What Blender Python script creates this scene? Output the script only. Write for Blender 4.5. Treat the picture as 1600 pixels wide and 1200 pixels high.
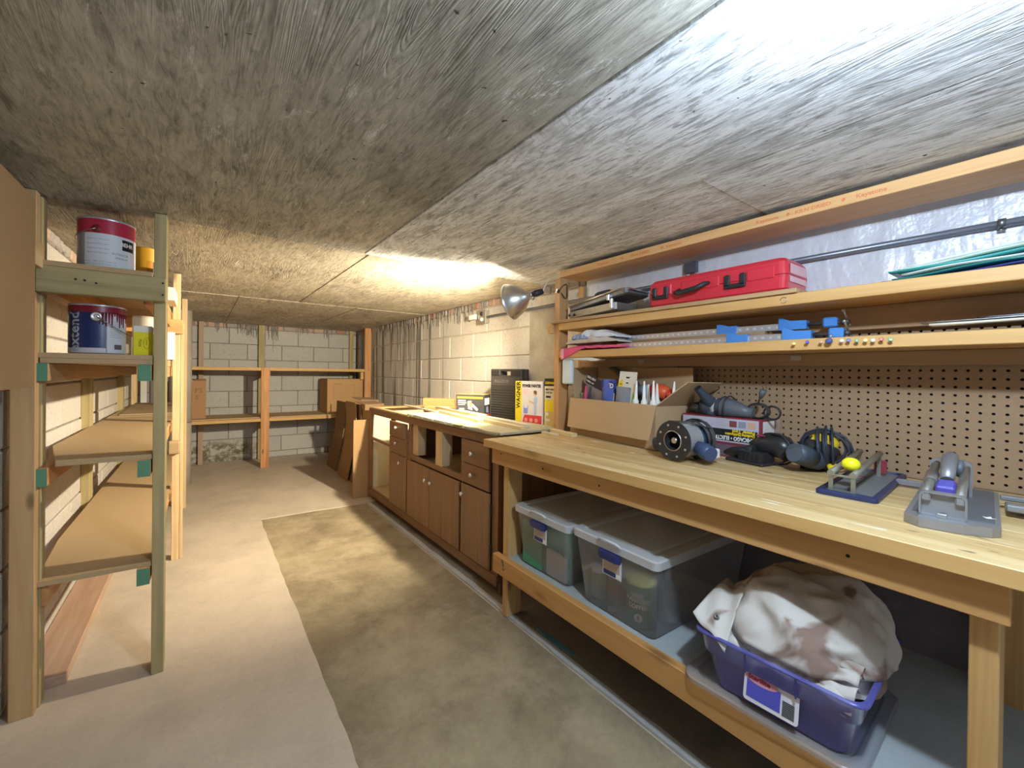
import bpy, bmesh, math, random
from mathutils import Vector, Matrix, noise
random.seed(7)
R=math.radians; PI=math.pi
S=bpy.context.scene; COL=S.collection
for o in list(bpy.data.objects): bpy.data.objects.remove(o)
# ---------------------------------------------------------------- camera
cd=bpy.data.cameras.new('camera'); cam=bpy.data.objects.new('camera',cd); COL.objects.link(cam)
YAW,PITCH,ROLL=0.6077,-0.0051,0.0123
fw=Vector((math.sin(YAW)*math.cos(PITCH),math.cos(YAW)*math.cos(PITCH),math.sin(PITCH)))
rt=Vector((math.cos(YAW),-math.sin(YAW),0)); upv=rt.cross(fw)
r2=rt*math.cos(ROLL)+upv*math.sin(ROLL); u2=-rt*math.sin(ROLL)+upv*math.cos(ROLL)
M=Matrix((r2,u2,-fw)).transposed().to_4x4(); M.translation=Vector((0,0,1.17))
cam.matrix_world=M
cd.sensor_width=36; cd.lens=650.69*36/1600; cd.shift_x=(800-765.55)/1600; cd.shift_y=(586.24-600)/1600
cd.clip_start=0.02; S.camera=cam
# ---------------------------------------------------------------- light
w=bpy.data.worlds.new('world'); S.world=w; w.use_nodes=True
w.node_tree.nodes['Background'].inputs[0].default_value=(.95,.97,1,1); w.node_tree.nodes['Background'].inputs[1].default_value=.45
def point(name,loc,power,col,rad):
    l=bpy.data.lights.new(name,'POINT'); l.energy=power; l.color=col; l.shadow_soft_size=rad
    o=bpy.data.objects.new(name,l); o.location=loc; COL.objects.link(o); return o
WCOL=(1.0,.865,.63)
COOL=point('cool_bulb_light',(.70,.06,1.712),50,(.68,.83,1.0),.03)
LAMP=Vector((1.452,1.80,1.585)); AX=Vector((-.36,.90,-.20)).normalized()
WARM=point('clamp_lamp_light',LAMP+AX*.055,5,WCOL,.025)
def spot(name,loc,d,power,col,ang,blend,rad):      # the beam the aluminium reflector throws
    l=bpy.data.lights.new(name,'SPOT'); l.energy=power; l.color=col; l.spot_size=ang; l.spot_blend=blend; l.shadow_soft_size=rad
    o=bpy.data.objects.new(name,l); o.location=loc; o.rotation_euler=d.to_track_quat('-Z','Y').to_euler(); COL.objects.link(o); return o
spot('clamp_lamp_beam',LAMP+AX*.056,Vector((-.44,.86,-.26)),400,WCOL,R(132),1.0,.03)
S.view_settings.view_transform='Standard'; S.view_settings.look='None'
S.view_settings.exposure=.14; S.view_settings.gamma=1; S.view_settings.use_curve_mapping=False
# ---------------------------------------------------------------- materials
def mat(name): 
    m=bpy.data.materials.new(name); m.use_nodes=True; nt=m.node_tree; nt.nodes.clear()
    return m,nt
def N(nt,t,**k):
    n=nt.nodes.new(t)
    for a,b in k.items():
        if a.startswith('i_'):
            key=a[2:]; key=int(key) if key.isdigit() else key.replace('_',' ')
            n.inputs[key].default_value=b
        else: setattr(n,a,b)
    return n
def L(nt,a,b): nt.links.new(a,b)
def out(nt,s): o=nt.nodes.new('ShaderNodeOutputMaterial'); L(nt,s,o.inputs[0])
def c4(c): return (c[0],c[1],c[2],1)
def ramp(nt,src,stops):
    r=nt.nodes.new('ShaderNodeValToRGB'); e=r.color_ramp.elements
    while len(e)<len(stops): e.new(.5)
    for i,(p,c) in enumerate(stops): e[i].position=p; e[i].color=c4(c)
    L(nt,src,r.inputs[0]); return r.outputs[0]
def mixc(nt,f,a,b,mode='MIX'):
    m=nt.nodes.new('ShaderNodeMix'); m.data_type='RGBA'; m.blend_type=mode
    for i,v in ((0,f),(6,a),(7,b)):
        if hasattr(v,'links') or hasattr(v,'is_linked'): L(nt,v,m.inputs[i])
        else: m.inputs[i].default_value=v if i==0 else c4(v)
    return m.outputs[2]
def coords(nt,scale=(1,1,1),src='Object',rnd=True,rot=(0,0,0)):
    tc=nt.nodes.new('ShaderNodeTexCoord'); mp=nt.nodes.new('ShaderNodeMapping')
    mp.inputs['Scale'].default_value=scale; mp.inputs['Rotation'].default_value=rot
    if src=='World':
        g=nt.nodes.new('ShaderNodeNewGeometry'); L(nt,g.outputs['Position'],mp.inputs[0])
    else: L(nt,tc.outputs[src],mp.inputs[0])
    if rnd:
        oi=nt.nodes.new('ShaderNodeObjectInfo'); mm=N(nt,'ShaderNodeMath',operation='MULTIPLY'); mm.inputs[1].default_value=37.
        L(nt,oi.outputs['Random'],mm.inputs[0])
        cb=nt.nodes.new('ShaderNodeCombineXYZ')
        for i in range(3): L(nt,mm.outputs[0],cb.inputs[i])
        va=N(nt,'ShaderNodeVectorMath',operation='ADD'); L(nt,mp.outputs[0],va.inputs[0]); L(nt,cb.outputs[0],va.inputs[1])
        return va.outputs[0]
    return mp.outputs[0]
def noise_(nt,v,scale,detail=5,rough=.55,dist=0):
    n=N(nt,'ShaderNodeTexNoise'); n.inputs['Scale'].default_value=scale; n.inputs['Detail'].default_value=detail
    n.inputs['Roughness'].default_value=rough; n.inputs['Distortion'].default_value=dist; L(nt,v,n.inputs['Vector']); return n.outputs['Fac']
def bump(nt,h,st=.3,d=.005):
    b=N(nt,'ShaderNodeBump'); b.inputs['Strength'].default_value=st; b.inputs['Distance'].default_value=d; L(nt,h,b.inputs['Height']); return b.outputs[0]
def bsdf(nt,col,rough=.6,normal=None,metal=0,spec=.4,coat=0):
    p=N(nt,'ShaderNodeBsdfPrincipled')
    if hasattr(col,'is_linked'): L(nt,col,p.inputs['Base Color'])
    else: p.inputs['Base Color'].default_value=c4(col)
    if hasattr(rough,'is_linked'): L(nt,rough,p.inputs['Roughness'])
    else: p.inputs['Roughness'].default_value=rough
    p.inputs['Metallic'].default_value=metal; p.inputs['Specular IOR Level'].default_value=spec
    if normal: L(nt,normal,p.inputs['Normal'])
    return p
MC={}
def plain(c,rough=.5,metal=0,spec=.4,var=.12):
    k=('p',tuple(round(x,3) for x in c),rough,metal)
    if k in MC: return MC[k]
    m,nt=mat('surface_%d'%len(MC)); v=coords(nt)
    f=noise_(nt,v,14,4)
    col=mixc(nt,f,[x*(1-var) for x in c],[min(1,x*(1+var)) for x in c])
    out(nt,bsdf(nt,col,rough,bump(nt,noise_(nt,v,90,3),.08,.002),metal,spec).outputs[0]); MC[k]=m; return m
def wood(axis,c,c2=None,knots=.0,rough=.62,fine=1.0):
    k=('w',axis,tuple(c),c2,knots)
    if k in MC: return MC[k]
    m,nt=mat('wood_%d'%len(MC)); c2=c2 or tuple(x*.62 for x in c)
    sc=[26,26,26]; sc[axis]=1.3
    v=coords(nt,sc)
    g=noise_(nt,v,1.0,6,.6,.6)
    sc2=[5,5,5]; sc2[axis]=.55
    v2=coords(nt,sc2); g2=noise_(nt,v2,1.3,3,.5,1.2)
    wv=N(nt,'ShaderNodeMath',operation='MULTIPLY'); wv.inputs[1].default_value=34; L(nt,g2,wv.inputs[0])
    sn=N(nt,'ShaderNodeMath',operation='SINE'); L(nt,wv.outputs[0],sn.inputs[0])
    mr=N(nt,'ShaderNodeMapRange'); mr.inputs[1].default_value=-1; mr.inputs[2].default_value=1; L(nt,sn.outputs[0],mr.inputs[0])
    mid=tuple((a*.72+b*.28) for a,b in zip(c,c2))
    col=ramp(nt,g,[(.3,c2),(.48,mid),(.62,c),(.8,tuple(min(1,x*1.1) for x in c))])
    f=N(nt,'ShaderNodeMath',operation='MULTIPLY'); f.inputs[1].default_value=.30; L(nt,mr.outputs[0],f.inputs[0])
    col=mixc(nt,f.outputs[0],col,c2)
    if knots:
        s3=[9,9,9]; s3[axis]=3.2
        vk=coords(nt,s3); vo=N(nt,'ShaderNodeTexVoronoi'); vo.inputs['Scale'].default_value=knots; L(nt,vk,vo.inputs['Vector'])
        kf=N(nt,'ShaderNodeMapRange'); kf.inputs[1].default_value=.06; kf.inputs[2].default_value=.16; kf.inputs[3].default_value=.75; kf.inputs[4].default_value=0; L(nt,vo.outputs['Distance'],kf.inputs[0])
        col=mixc(nt,kf.outputs[0],col,tuple(x*.35 for x in c2))
    out(nt,bsdf(nt,col,rough,bump(nt,g,.15,.002)).outputs[0]); MC[k]=m; return m
PINE=(.64,.41,.17); PINE2=(.48,.27,.09)
CEDAR=(.62,.33,.14); CEDAR2=(.42,.18,.06)
GREEN=(.45,.37,.19); GREEN2=(.29,.24,.11)
PALE=(.70,.52,.30); PALE2=(.52,.34,.16)
def pine(a): return wood(a,PINE,PINE2,1.1)
def cedar(a): return wood(a,CEDAR,CEDAR2,1.2)
def treated(a): return wood(a,GREEN,GREEN2,.9)
def pale(a): return wood(a,PALE,PALE2,.8)
def chip(c=(.50,.36,.20)):
    k=('chip',c)
    if k in MC: return MC[k]
    m,nt=mat('particleboard'); v=coords(nt)
    f=noise_(nt,v,160,3,.8); g=noise_(nt,v,4,4)
    col=mixc(nt,f,[x*.72 for x in c],[x*1.2 for x in c]); col=mixc(nt,g,[x*.9 for x in c],col)
    out(nt,bsdf(nt,col,.75,bump(nt,f,.2,.001)).outputs[0]); MC[k]=m; return m
def cardboard(c=(.43,.27,.14)):
    k=('card',c)
    if k in MC: return MC[k]
    m,nt=mat('cardboard'); v=coords(nt,(1,1,60)); f=noise_(nt,v,3,3); g=noise_(nt,coords(nt),5,4)
    col=mixc(nt,f,[x*.93 for x in c],[x*1.05 for x in c]); col=mixc(nt,g,[x*.9 for x in c],col)
    out(nt,bsdf(nt,col,.85,bump(nt,f,.15,.001),0,.2).outputs[0]); MC[k]=m; return m
def m_block(name,c,wet=None,stain=0.0,moss=False):
    m,nt=mat(name); v=coords(nt); g=noise_(nt,v,70,5,.7); h=noise_(nt,v,3,4)
    oi=nt.nodes.new('ShaderNodeObjectInfo')
    col=mixc(nt,oi.outputs['Random'],[x*.92 for x in c],[x*1.06 for x in c])
    col=mixc(nt,h,[x*.9 for x in c],col)
    sp=ramp(nt,g,[(.34,(.35,.35,.35)),(.45,(1,1,1))]); col=mixc(nt,.5,col,sp,'MULTIPLY')
    if stain:
        # run-down damp streaks: tall narrow stains fixed to the wall in world space
        vs=coords(nt,(9,9,.35),'World',False); s=noise_(nt,vs,1.0,4,.6)
        sf=ramp(nt,s,[(.52,(0,0,0)),(.58,(1,1,1))])
        reg=N(nt,'ShaderNodeMapRange'); g2=nt.nodes.new('ShaderNodeNewGeometry'); sx=nt.nodes.new('ShaderNodeSeparateXYZ'); L(nt,g2.outputs['Position'],sx.inputs[0])
        reg.inputs[1].default_value=3.2; reg.inputs[2].default_value=3.7; L(nt,sx.outputs[1],reg.inputs[0])
        mu=N(nt,'ShaderNodeMath',operation='MULTIPLY'); L(nt,sf,mu.inputs[0]); L(nt,reg.outputs[0],mu.inputs[1])
        mu2=N(nt,'ShaderNodeMath',operation='MULTIPLY'); mu2.inputs[1].default_value=stain; L(nt,mu.outputs[0],mu2.inputs[0])
        col=mixc(nt,mu2.outputs[0],col,(.16,.15,.13))
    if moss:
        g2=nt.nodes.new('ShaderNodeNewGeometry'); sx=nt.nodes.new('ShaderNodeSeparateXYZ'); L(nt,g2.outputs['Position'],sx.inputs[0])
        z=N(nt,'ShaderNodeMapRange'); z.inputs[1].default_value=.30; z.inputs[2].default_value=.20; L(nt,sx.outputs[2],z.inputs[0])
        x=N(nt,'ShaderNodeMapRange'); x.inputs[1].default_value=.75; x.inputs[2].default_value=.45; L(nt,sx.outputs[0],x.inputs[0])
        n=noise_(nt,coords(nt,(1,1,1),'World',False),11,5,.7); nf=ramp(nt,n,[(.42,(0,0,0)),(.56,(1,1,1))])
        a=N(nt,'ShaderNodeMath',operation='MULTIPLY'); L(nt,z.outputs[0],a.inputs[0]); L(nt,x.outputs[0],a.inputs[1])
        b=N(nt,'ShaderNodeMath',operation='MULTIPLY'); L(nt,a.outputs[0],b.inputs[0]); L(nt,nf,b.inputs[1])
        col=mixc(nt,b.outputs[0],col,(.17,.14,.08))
    out(nt,bsdf(nt,col,.9,bump(nt,g,.45,.004),0,.2).outputs[0]); return m
def m_concrete(name,c,c2,scale=2.5,bumpst=.25,rough=.75,mottle=0,pale=None):
    m,nt=mat(name); v=coords(nt,src='World',rnd=False)
    a=noise_(nt,v,scale,9,.66,.3); b=noise_(nt,v,60,4,.7)
    col=ramp(nt,a,[(.36,c2),(.5,tuple((x+y)/2 for x,y in zip(c,c2))),(.64,c)])
    if mottle:
        q=noise_(nt,v,scale*2.2,10,.72,.2); mf=ramp(nt,q,[(.34,(1-mottle,)*3),(.5,(1,1,1)),(.66,(1+mottle*.6,)*3)]); col=mixc(nt,1.0,col,mf,'MULTIPLY')
    if pale:
        q=noise_(nt,v,scale*1.2+1,9,.7,.2); pf=ramp(nt,q,[(.50,(0,0,0)),(.68,(.9,.9,.9))]); col=mixc(nt,pf,col,pale)
    dk=ramp(nt,b,[(.3,(.75,.75,.75)),(.5,(1,1,1))]); col=mixc(nt,.4,col,dk,'MULTIPLY')
    out(nt,bsdf(nt,col,rough,bump(nt,b,bumpst,.003),0,.3).outputs[0]); return m
def m_ceiling(name,dark,light,white,wamt,rz,swirl=.2):
    """board-marked concrete: plywood grain printed in relief, patches of white bloom"""
    m,nt=mat(name); rot=(0,0,rz)
    v=coords(nt,(1,1,1),'World',False,rot)
    w1=noise_(nt,coords(nt,(13,.9,1),'World',False,rot),1,3,.5,1.6)
    mu=N(nt,'ShaderNodeMath',operation='MULTIPLY'); mu.inputs[1].default_value=95; L(nt,w1,mu.inputs[0])
    sn=N(nt,'ShaderNodeMath',operation='SINE'); L(nt,mu.outputs[0],sn.inputs[0])
    gr=N(nt,'ShaderNodeMapRange'); gr.inputs[1].default_value=-1; gr.inputs[2].default_value=1; L(nt,sn.outputs[0],gr.inputs[0])
    pm=ramp(nt,noise_(nt,v,2.3,4,.6),[(.42,(0.05,)*3),(.62,(1,1,1))])
    gf=N(nt,'ShaderNodeMath',operation='MULTIPLY'); gf.inputs[1].default_value=swirl; L(nt,gr.outputs[0],gf.inputs[0])
    gf2=N(nt,'ShaderNodeMath',operation='MULTIPLY'); L(nt,gf.outputs[0],gf2.inputs[0]); L(nt,pm,gf2.inputs[1])
    big=noise_(nt,coords(nt,(1.5,.8,1),'World',False,rot),1.6,8,.68,.6)
    fine=noise_(nt,coords(nt,(70,11,1),'World',False,rot),1,7,.75,.8)
    med=noise_(nt,coords(nt,(14,4,1),'World',False,rot),1,6,.7,1.2)
    col=ramp(nt,big,[(.34,dark),(.62,light)])
    col=mixc(nt,gf2.outputs[0],col,tuple(x*.5 for x in dark))
    ff=ramp(nt,fine,[(.36,(.50,.50,.50)),(.50,(.98,.98,.98)),(.66,(1.25,1.25,1.25))]); col=mixc(nt,.8,col,ff,'MULTIPLY')
    mm=ramp(nt,med,[(.33,(.60,.60,.59)),(.48,(1,1,1)),(.66,(1.2,1.2,1.2))]); col=mixc(nt,.8,col,mm,'MULTIPLY')
    pf=noise_(nt,coords(nt,(5.5,1.7,1),'World',False,rot),1.,10,.82,1.4)
    wf=ramp(nt,pf,[(.60-.16*wamt,(0,0,0)),(.64-.13*wamt,(1,1,1))])
    hole=ramp(nt,fine,[(.42,(0,0,0)),(.52,(1,1,1))])
    wm=N(nt,'ShaderNodeMath',operation='MULTIPLY'); L(nt,wf,wm.inputs[0]); L(nt,hole,wm.inputs[1])
    wm2=N(nt,'ShaderNodeMath',operation='MULTIPLY'); wm2.inputs[1].default_value=.8; L(nt,wm.outputs[0],wm2.inputs[0])
    col=mixc(nt,wm2.outputs[0],col,white)
    pit=noise_(nt,v,38,2,.5); pt_=ramp(nt,pit,[(.24,(1,1,1)),(.28,(0,0,0))]); col=mixc(nt,pt_,col,(.07,.06,.05))
    rs=noise_(nt,coords(nt,(2.2,6,1),'World',False,rot),1.5,5,.7,.6); rsf=ramp(nt,rs,[(.66,(0,0,0)),(.74,(.55,.55,.55))]); col=mixc(nt,rsf,col,(.26,.17,.11))
    h=N(nt,'ShaderNodeMath',operation='MULTIPLY_ADD'); L(nt,gr.outputs[0],h.inputs[0]); L(nt,pm,h.inputs[1]); L(nt,fine,h.inputs[2])
    h2=N(nt,'ShaderNodeMath',operation='ADD'); L(nt,h.outputs[0],h2.inputs[0]); L(nt,med,h2.inputs[1])
    out(nt,bsdf(nt,col,.85,bump(nt,h2.outputs[0],.30,.0035),0,.25).outputs[0]); return m
def m_clear(name,tint,alpha,rough=.25,sss=.5):
    m,nt=mat(name)
    tr=N(nt,'ShaderNodeBsdfTransparent'); tr.inputs[0].default_value=c4([.5+.5*x for x in tint])
    d=N(nt,'ShaderNodeBsdfDiffuse'); d.inputs[0].default_value=c4(tint)
    tl=N(nt,'ShaderNodeBsdfTranslucent'); tl.inputs[0].default_value=c4(tint)
    g=N(nt,'ShaderNodeBsdfGlossy'); g.inputs['Roughness'].default_value=rough; g.inputs[0].default_value=(1,1,1,1)
    a=N(nt,'ShaderNodeMixShader'); a.inputs[0].default_value=sss; L(nt,d.outputs[0],a.inputs[1]); L(nt,tl.outputs[0],a.inputs[2])
    b=N(nt,'ShaderNodeMixShader'); b.inputs[0].default_value=alpha; L(nt,tr.outputs[0],b.inputs[1]); L(nt,a.outputs[0],b.inputs[2])
    fr=N(nt,'ShaderNodeFresnel'); fr.inputs[0].default_value=1.4
    e=N(nt,'ShaderNodeMixShader'); L(nt,fr.outputs[0],e.inputs[0]); L(nt,b.outputs[0],e.inputs[1]); L(nt,g.outputs[0],e.inputs[2])
    out(nt,e.outputs[0]); return m
# ---------------------------------------------------------------- mesh helpers
class MB:
    def __init__(s): s.b=bmesh.new(); s.mi=0
    def _xf(s,vs,xf):
        if xf is not None:
            for v in vs: v.co=xf@v.co
    def box(s,x0,x1,y0,y1,z0,z1,bev=0,xf=None,seg=1):
        b=s.b; r=bmesh.ops.create_cube(b,size=1); vs=r['verts']
        for v in vs: v.co=Vector(((x0+x1)/2+v.co.x*(x1-x0),(y0+y1)/2+v.co.y*(y1-y0),(z0+z1)/2+v.co.z*(z1-z0)))
        fs=set(f for v in vs for f in v.link_faces)
        for f in fs: f.material_index=s.mi
        if bev:
            es=list(set(e for v in vs for e in v.link_edges))
            r=bmesh.ops.bevel(b,geom=es,offset=bev,segments=seg,affect='EDGES',profile=.6)
            vs=list(set(v for f in r['faces'] for v in f.verts)|set(v for v in vs if v.is_valid))
            for v in vs:
                for f in v.link_faces: f.material_index=s.mi
        s._xf(vs,xf); return s
    def prism(s,pts,d0,d1,axis=1,xf=None,bev=0):
        """polygon pts (a,b) extruded along axis (0 x:(y,z), 1 y:(x,z), 2 z:(x,y))"""
        def P(a,b_,d): return {0:(d,a,b_),1:(a,d,b_),2:(a,b_,d)}[axis]
        n=len(pts); v0=[s.b.verts.new(P(a,b_,d0)) for a,b_ in pts]; v1=[s.b.verts.new(P(a,b_,d1)) for a,b_ in pts]
        fs=[s.b.faces.new(v0),s.b.faces.new(v1[::-1])]
        for i in range(n): fs.append(s.b.faces.new((v0[i],v1[i],v1[(i+1)%n],v0[(i+1)%n])))
        for f in fs: f.material_index=s.mi
        s._xf(v0+v1,xf); return s
    def tube(s,pts,r,seg=10,closed=False,xf=None,caps=True):
        pts=[Vector(p) for p in pts]; n=len(pts); rings=[]; rr=r if isinstance(r,(list,tuple)) else [r]*n
        prev=None
        for i,p in enumerate(pts):
            if closed: t=pts[(i+1)%n]-pts[i-1]
            else: t=(pts[min(i+1,n-1)]-pts[max(i-1,0)])
            t.normalize()
            if prev is None: a=t.orthogonal().normalized()
            else:
                a=prev-t*prev.dot(t); a=a.normalized() if a.length>1e-6 else t.orthogonal().normalized()
            prev=a; bb=t.cross(a)
            rings.append([s.b.verts.new(p+(a*math.cos(2*PI*k/seg)+bb*math.sin(2*PI*k/seg))*rr[i]) for k in range(seg)])
        m=n if closed else n-1
        for i in range(m):
            A,B=rings[i],rings[(i+1)%n]
            for k in range(seg):
                f=s.b.faces.new((A[k],A[(k+1)%seg],B[(k+1)%seg],B[k])); f.material_index=s.mi; f.smooth=True
        if caps and not closed:
            f=s.b.faces.new(rings[0][::-1]); f.material_index=s.mi; f=s.b.faces.new(rings[-1]); f.material_index=s.mi
        s._xf([v for q in rings for v in q],xf); return s
    def lathe(s,prof,seg=24,xf=None,smooth=True,capb=False,capt=False):
        """profile (r,z) round local z"""
        rings=[[s.b.verts.new((max(r,1e-4)*math.cos(2*PI*k/seg),max(r,1e-4)*math.sin(2*PI*k/seg),z)) for k in range(seg)] for r,z in prof]
        for A,B in zip(rings,rings[1:]):
            for k in range(seg):
                f=s.b.faces.new((A[k],A[(k+1)%seg],B[(k+1)%seg],B[k])); f.smooth=smooth; f.material_index=s.mi
        if capb: f=s.b.faces.new(rings[0][::-1]); f.material_index=s.mi
        if capt: f=s.b.faces.new(rings[-1]); f.material_index=s.mi
        s._xf([v for q in rings for v in q],xf); return s
    def ball(s,c,r,xf=None,seg=16,sc=(1,1,1)):
        q=bmesh.ops.create_uvsphere(s.b,u_segments=seg,v_segments=max(6,seg//2),radius=r)
        for v in q['verts']: v.co=Vector((v.co.x*sc[0]+c[0],v.co.y*sc[1]+c[1],v.co.z*sc[2]+c[2]))
        for f in set(f for v in q['verts'] for f in v.link_faces): f.smooth=True; f.material_index=s.mi
        s._xf(q['verts'],xf); return s
    def grid(s,fn,nu,nv,smooth=True):
        V=[[s.b.verts.new(fn(i/nu,j/nv)) for j in range(nv+1)] for i in range(nu+1)]
        for i in range(nu):
            for j in range(nv):
                f=s.b.faces.new((V[i][j],V[i+1][j],V[i+1][j+1],V[i][j+1])); f.smooth=smooth; f.material_index=s.mi
        return s
    def done(s,name,mats,parent=None,loc=None,rz=0,rot=None,kind=None):
        bmesh.ops.recalc_face_normals(s.b,faces=s.b.faces[:]) if s.b.faces else None
        me=bpy.data.meshes.new(name); s.b.to_mesh(me); s.b.free()
        for m in (mats if isinstance(mats,(list,tuple)) else [mats]): me.materials.append(m)
        o=bpy.data.objects.new(name,me); COL.objects.link(o)
        if parent: o.parent=parent
        if loc is not None: o.location=loc
        if rz: o.rotation_euler=(0,0,rz)
        if rot: o.rotation_euler=rot
        if kind: o['kind']=kind
        return o
def tag(o,label=None,cat=None,group=None,kind=None):
    if label: o['label']=label
    if cat: o['category']=cat
    if group: o['group']=group
    if kind: o['kind']=kind
    return o
def thing(name,label,cat,loc=(0,0,0),rz=0,group=None,rot=None):
    o=bpy.data.objects.new(name,None); COL.objects.link(o); o.location=loc; o.rotation_euler=rot or (0,0,rz); o.empty_display_size=.05
    return tag(o,label,cat,group)
def bx(name,x0,x1,y0,y1,z0,z1,m,parent=None,bev=0,label=None,rot=None,kind=None,seg=1):
    """box object whose origin is its own centre"""
    cx,cy,cz=(x0+x1)/2,(y0+y1)/2,(z0+z1)/2
    o=MB().box(x0-cx,x1-cx,y0-cy,y1-cy,z0-cz,z1-cz,bev,seg=seg).done(name,m,parent,(cx,cy,cz),rot=rot)
    if label: o['label']=label
    if kind: o['kind']=kind
    return o
def text(name,s,size,loc,xd,yd,m,parent=None,bold=0,ex=.0006,sx=1,align='LEFT'):
    cu=bpy.data.curves.new(name,'FONT'); cu.body=s; cu.size=size; cu.extrude=ex; cu.align_x=align; cu.offset=bold; cu.resolution_u=2
    t=bpy.data.objects.new(name,cu); me=bpy.data.meshes.new_from_object(t); bpy.data.objects.remove(t)
    xd=Vector(xd).normalized(); yd=Vector(yd).normalized(); zd=xd.cross(yd)
    Mx=Matrix((xd*sx,yd,zd)).transposed().to_4x4(); me.transform(Mx); me.materials.append(m)
    o=bpy.data.objects.new(name,me); COL.objects.link(o); o.location=loc
    if parent: o.parent=parent
    return o
def copy_tree(o,parent=None):
    c=o.copy(); COL.objects.link(c); c.parent=parent
    for ch in list(o.children): copy_tree(ch,c)
    return c
BLACK=plain((.025,.026,.03),.45); DK=plain((.05,.055,.07),.5); WHITE=plain((.8,.8,.78),.5); INK=plain((.02,.02,.02),.6,0,.2,0)
STEEL=plain((.55,.56,.57),.32,1,.5); DSTEEL=plain((.28,.29,.31),.42,1); RED=plain((.55,.03,.05),.4); YEL=plain((.85,.62,.03),.5)
WTXT=plain((.85,.85,.85),.6,0,.2,0)
# ================================================================ ROOM
ZC=1.765; XL,XR,YB=-.54,1.93,6.27; Y0=-.75
M_FLOOR=m_concrete('floor_concrete',(.62,.53,.43),(.51,.44,.355),1.3,.12,.6,.13)
M_PATCH=m_concrete('older_floor_concrete',(.375,.31,.20),(.24,.19,.12),2.0,.3,.8,.26,(.42,.35,.235))
M_PALEFLOOR=m_concrete('bare_pale_concrete',(.55,.55,.53),(.45,.45,.44),6,.15,.7)
fl=MB().box(XL-.2,XR+.2,Y0-.2,YB+.2,-.12,-.012).done('floor',M_FLOOR,kind='structure')
def rough_slab(name,x0,x1,y0,y1,m,parent,amp=.008,z0=-.012,z1=0.0,seed=0,step=.04):
    pts=[]; 
    def nz(a,b): return noise.noise(Vector((a*7+seed,b*7,seed)))*amp+noise.noise(Vector((a*30+seed,b*30,1)))*amp*.5
    n=int((y1-y0)/step)
    for i in range(n+1):
        y=y0+(y1-y0)*i/n; pts.append((x0+nz(1,y),y))
    for i in range(n,-1,-1):
        y=y0+(y1-y0)*i/n; pts.append((x1+nz(2,y),y))
    return MB().prism(pts,z0,z1,2).done(name,m,parent)
# new screed round the older, lower slab: the aisle slab sits in a 12 mm recess, ragged on its left edge
def screed(name,x0,x1,y0,y1,amp0,amp1,seed): return rough_slab(name,x0,x1,y0,y1,M_FLOOR,None,.0,seed=seed)
pts=[]; yy=Y0
L_=[(XL-.2,Y0-.2)]
n=70
for i in range(n+1):
    y=Y0-.2+(3.705+.2-Y0)*i/n
    L_.append((.395+noise.noise(Vector((1,y*7,3)))*.010+noise.noise(Vector((1,y*31,5)))*.006,y))
L_+= [(.8,3.695),(1.245,3.668),(1.25,3.66),(1.36,3.66),(1.36,6.47),(XL-.2,6.47)]
sc=MB().prism(L_,-.012,0,2).done('screed',M_FLOOR,fl)
M_TRIM=M_PALEFLOOR
pt=MB().box(.36,1.22,Y0,3.72,-.0118,-.0075).done('aisle_slab',M_PATCH,fl)
strip=rough_slab('pale_edge_strip',1.230,1.262,Y0,3.665,M_PALEFLOOR,fl,.006,-.0118,-.001,seed=4)
under=MB().box(1.262,XR,Y0,3.66,-.0118,-.004).done('under_bench_slab',m_concrete('darker_floor_concrete',(.30,.25,.20),(.20,.17,.14),4,.2,.85),fl)  # darker concrete below the bench and cabinet
MB().box(1.262,XR,3.66,6.4,-.0118,-.0002).done('screed_behind',M_FLOOR,fl)
# ceiling: concrete slab with the print of four form panels
M_C1=m_ceiling('ceiling_grey',(.34,.33,.28),(.50,.49,.43),(.74,.74,.75),.10,.06,.30)
M_C2=m_ceiling('ceiling_white',(.47,.49,.50),(.66,.69,.72),(.90,.94,1.0),.95,-.05,.15)
M_C3=m_ceiling('ceiling_tan',(.48,.43,.34),(.64,.59,.48),(.78,.75,.68),.15,.1,.42)
ce=MB().box(XL-.2,XR+.2,Y0-.2,YB+.2,ZC+.006,ZC+.14).done('ceiling',M_C1,kind='structure')
def panel(x0,x1,y0,y1,dz,m):
    return bx('form_panel',x0,x1,y0,y1,ZC+dz,ZC+.008,m,ce,.0015)
g=.0035
panel(XL-.05,.675-g,Y0-.1,2.10-g,.0,M_C1)
panel(.675+g,1.25-g,Y0-.1,2.10-g,-.0015,M_C2)
panel(1.25+.001,XR+.05,Y0-.1,.68,-.001,M_C2); panel(1.25+.001,XR+.05,.682,2.10-g,.0005,M_C2)
panel(XL-.05,.70-g,2.10+g,3.93-g,.001,M_C3); panel(.70+g,XR+.05,2.10+g,3.93-g,.0,M_C3)
panel(XL-.05,.25-g,3.93+g,YB+.1,-.002,M_C3); panel(.25+g,1.2-g,3.93+g,YB+.1,-.001,M_C3); panel(1.2+g,XR+.05,3.93+g,YB+.1,-.002,M_C3)
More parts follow.
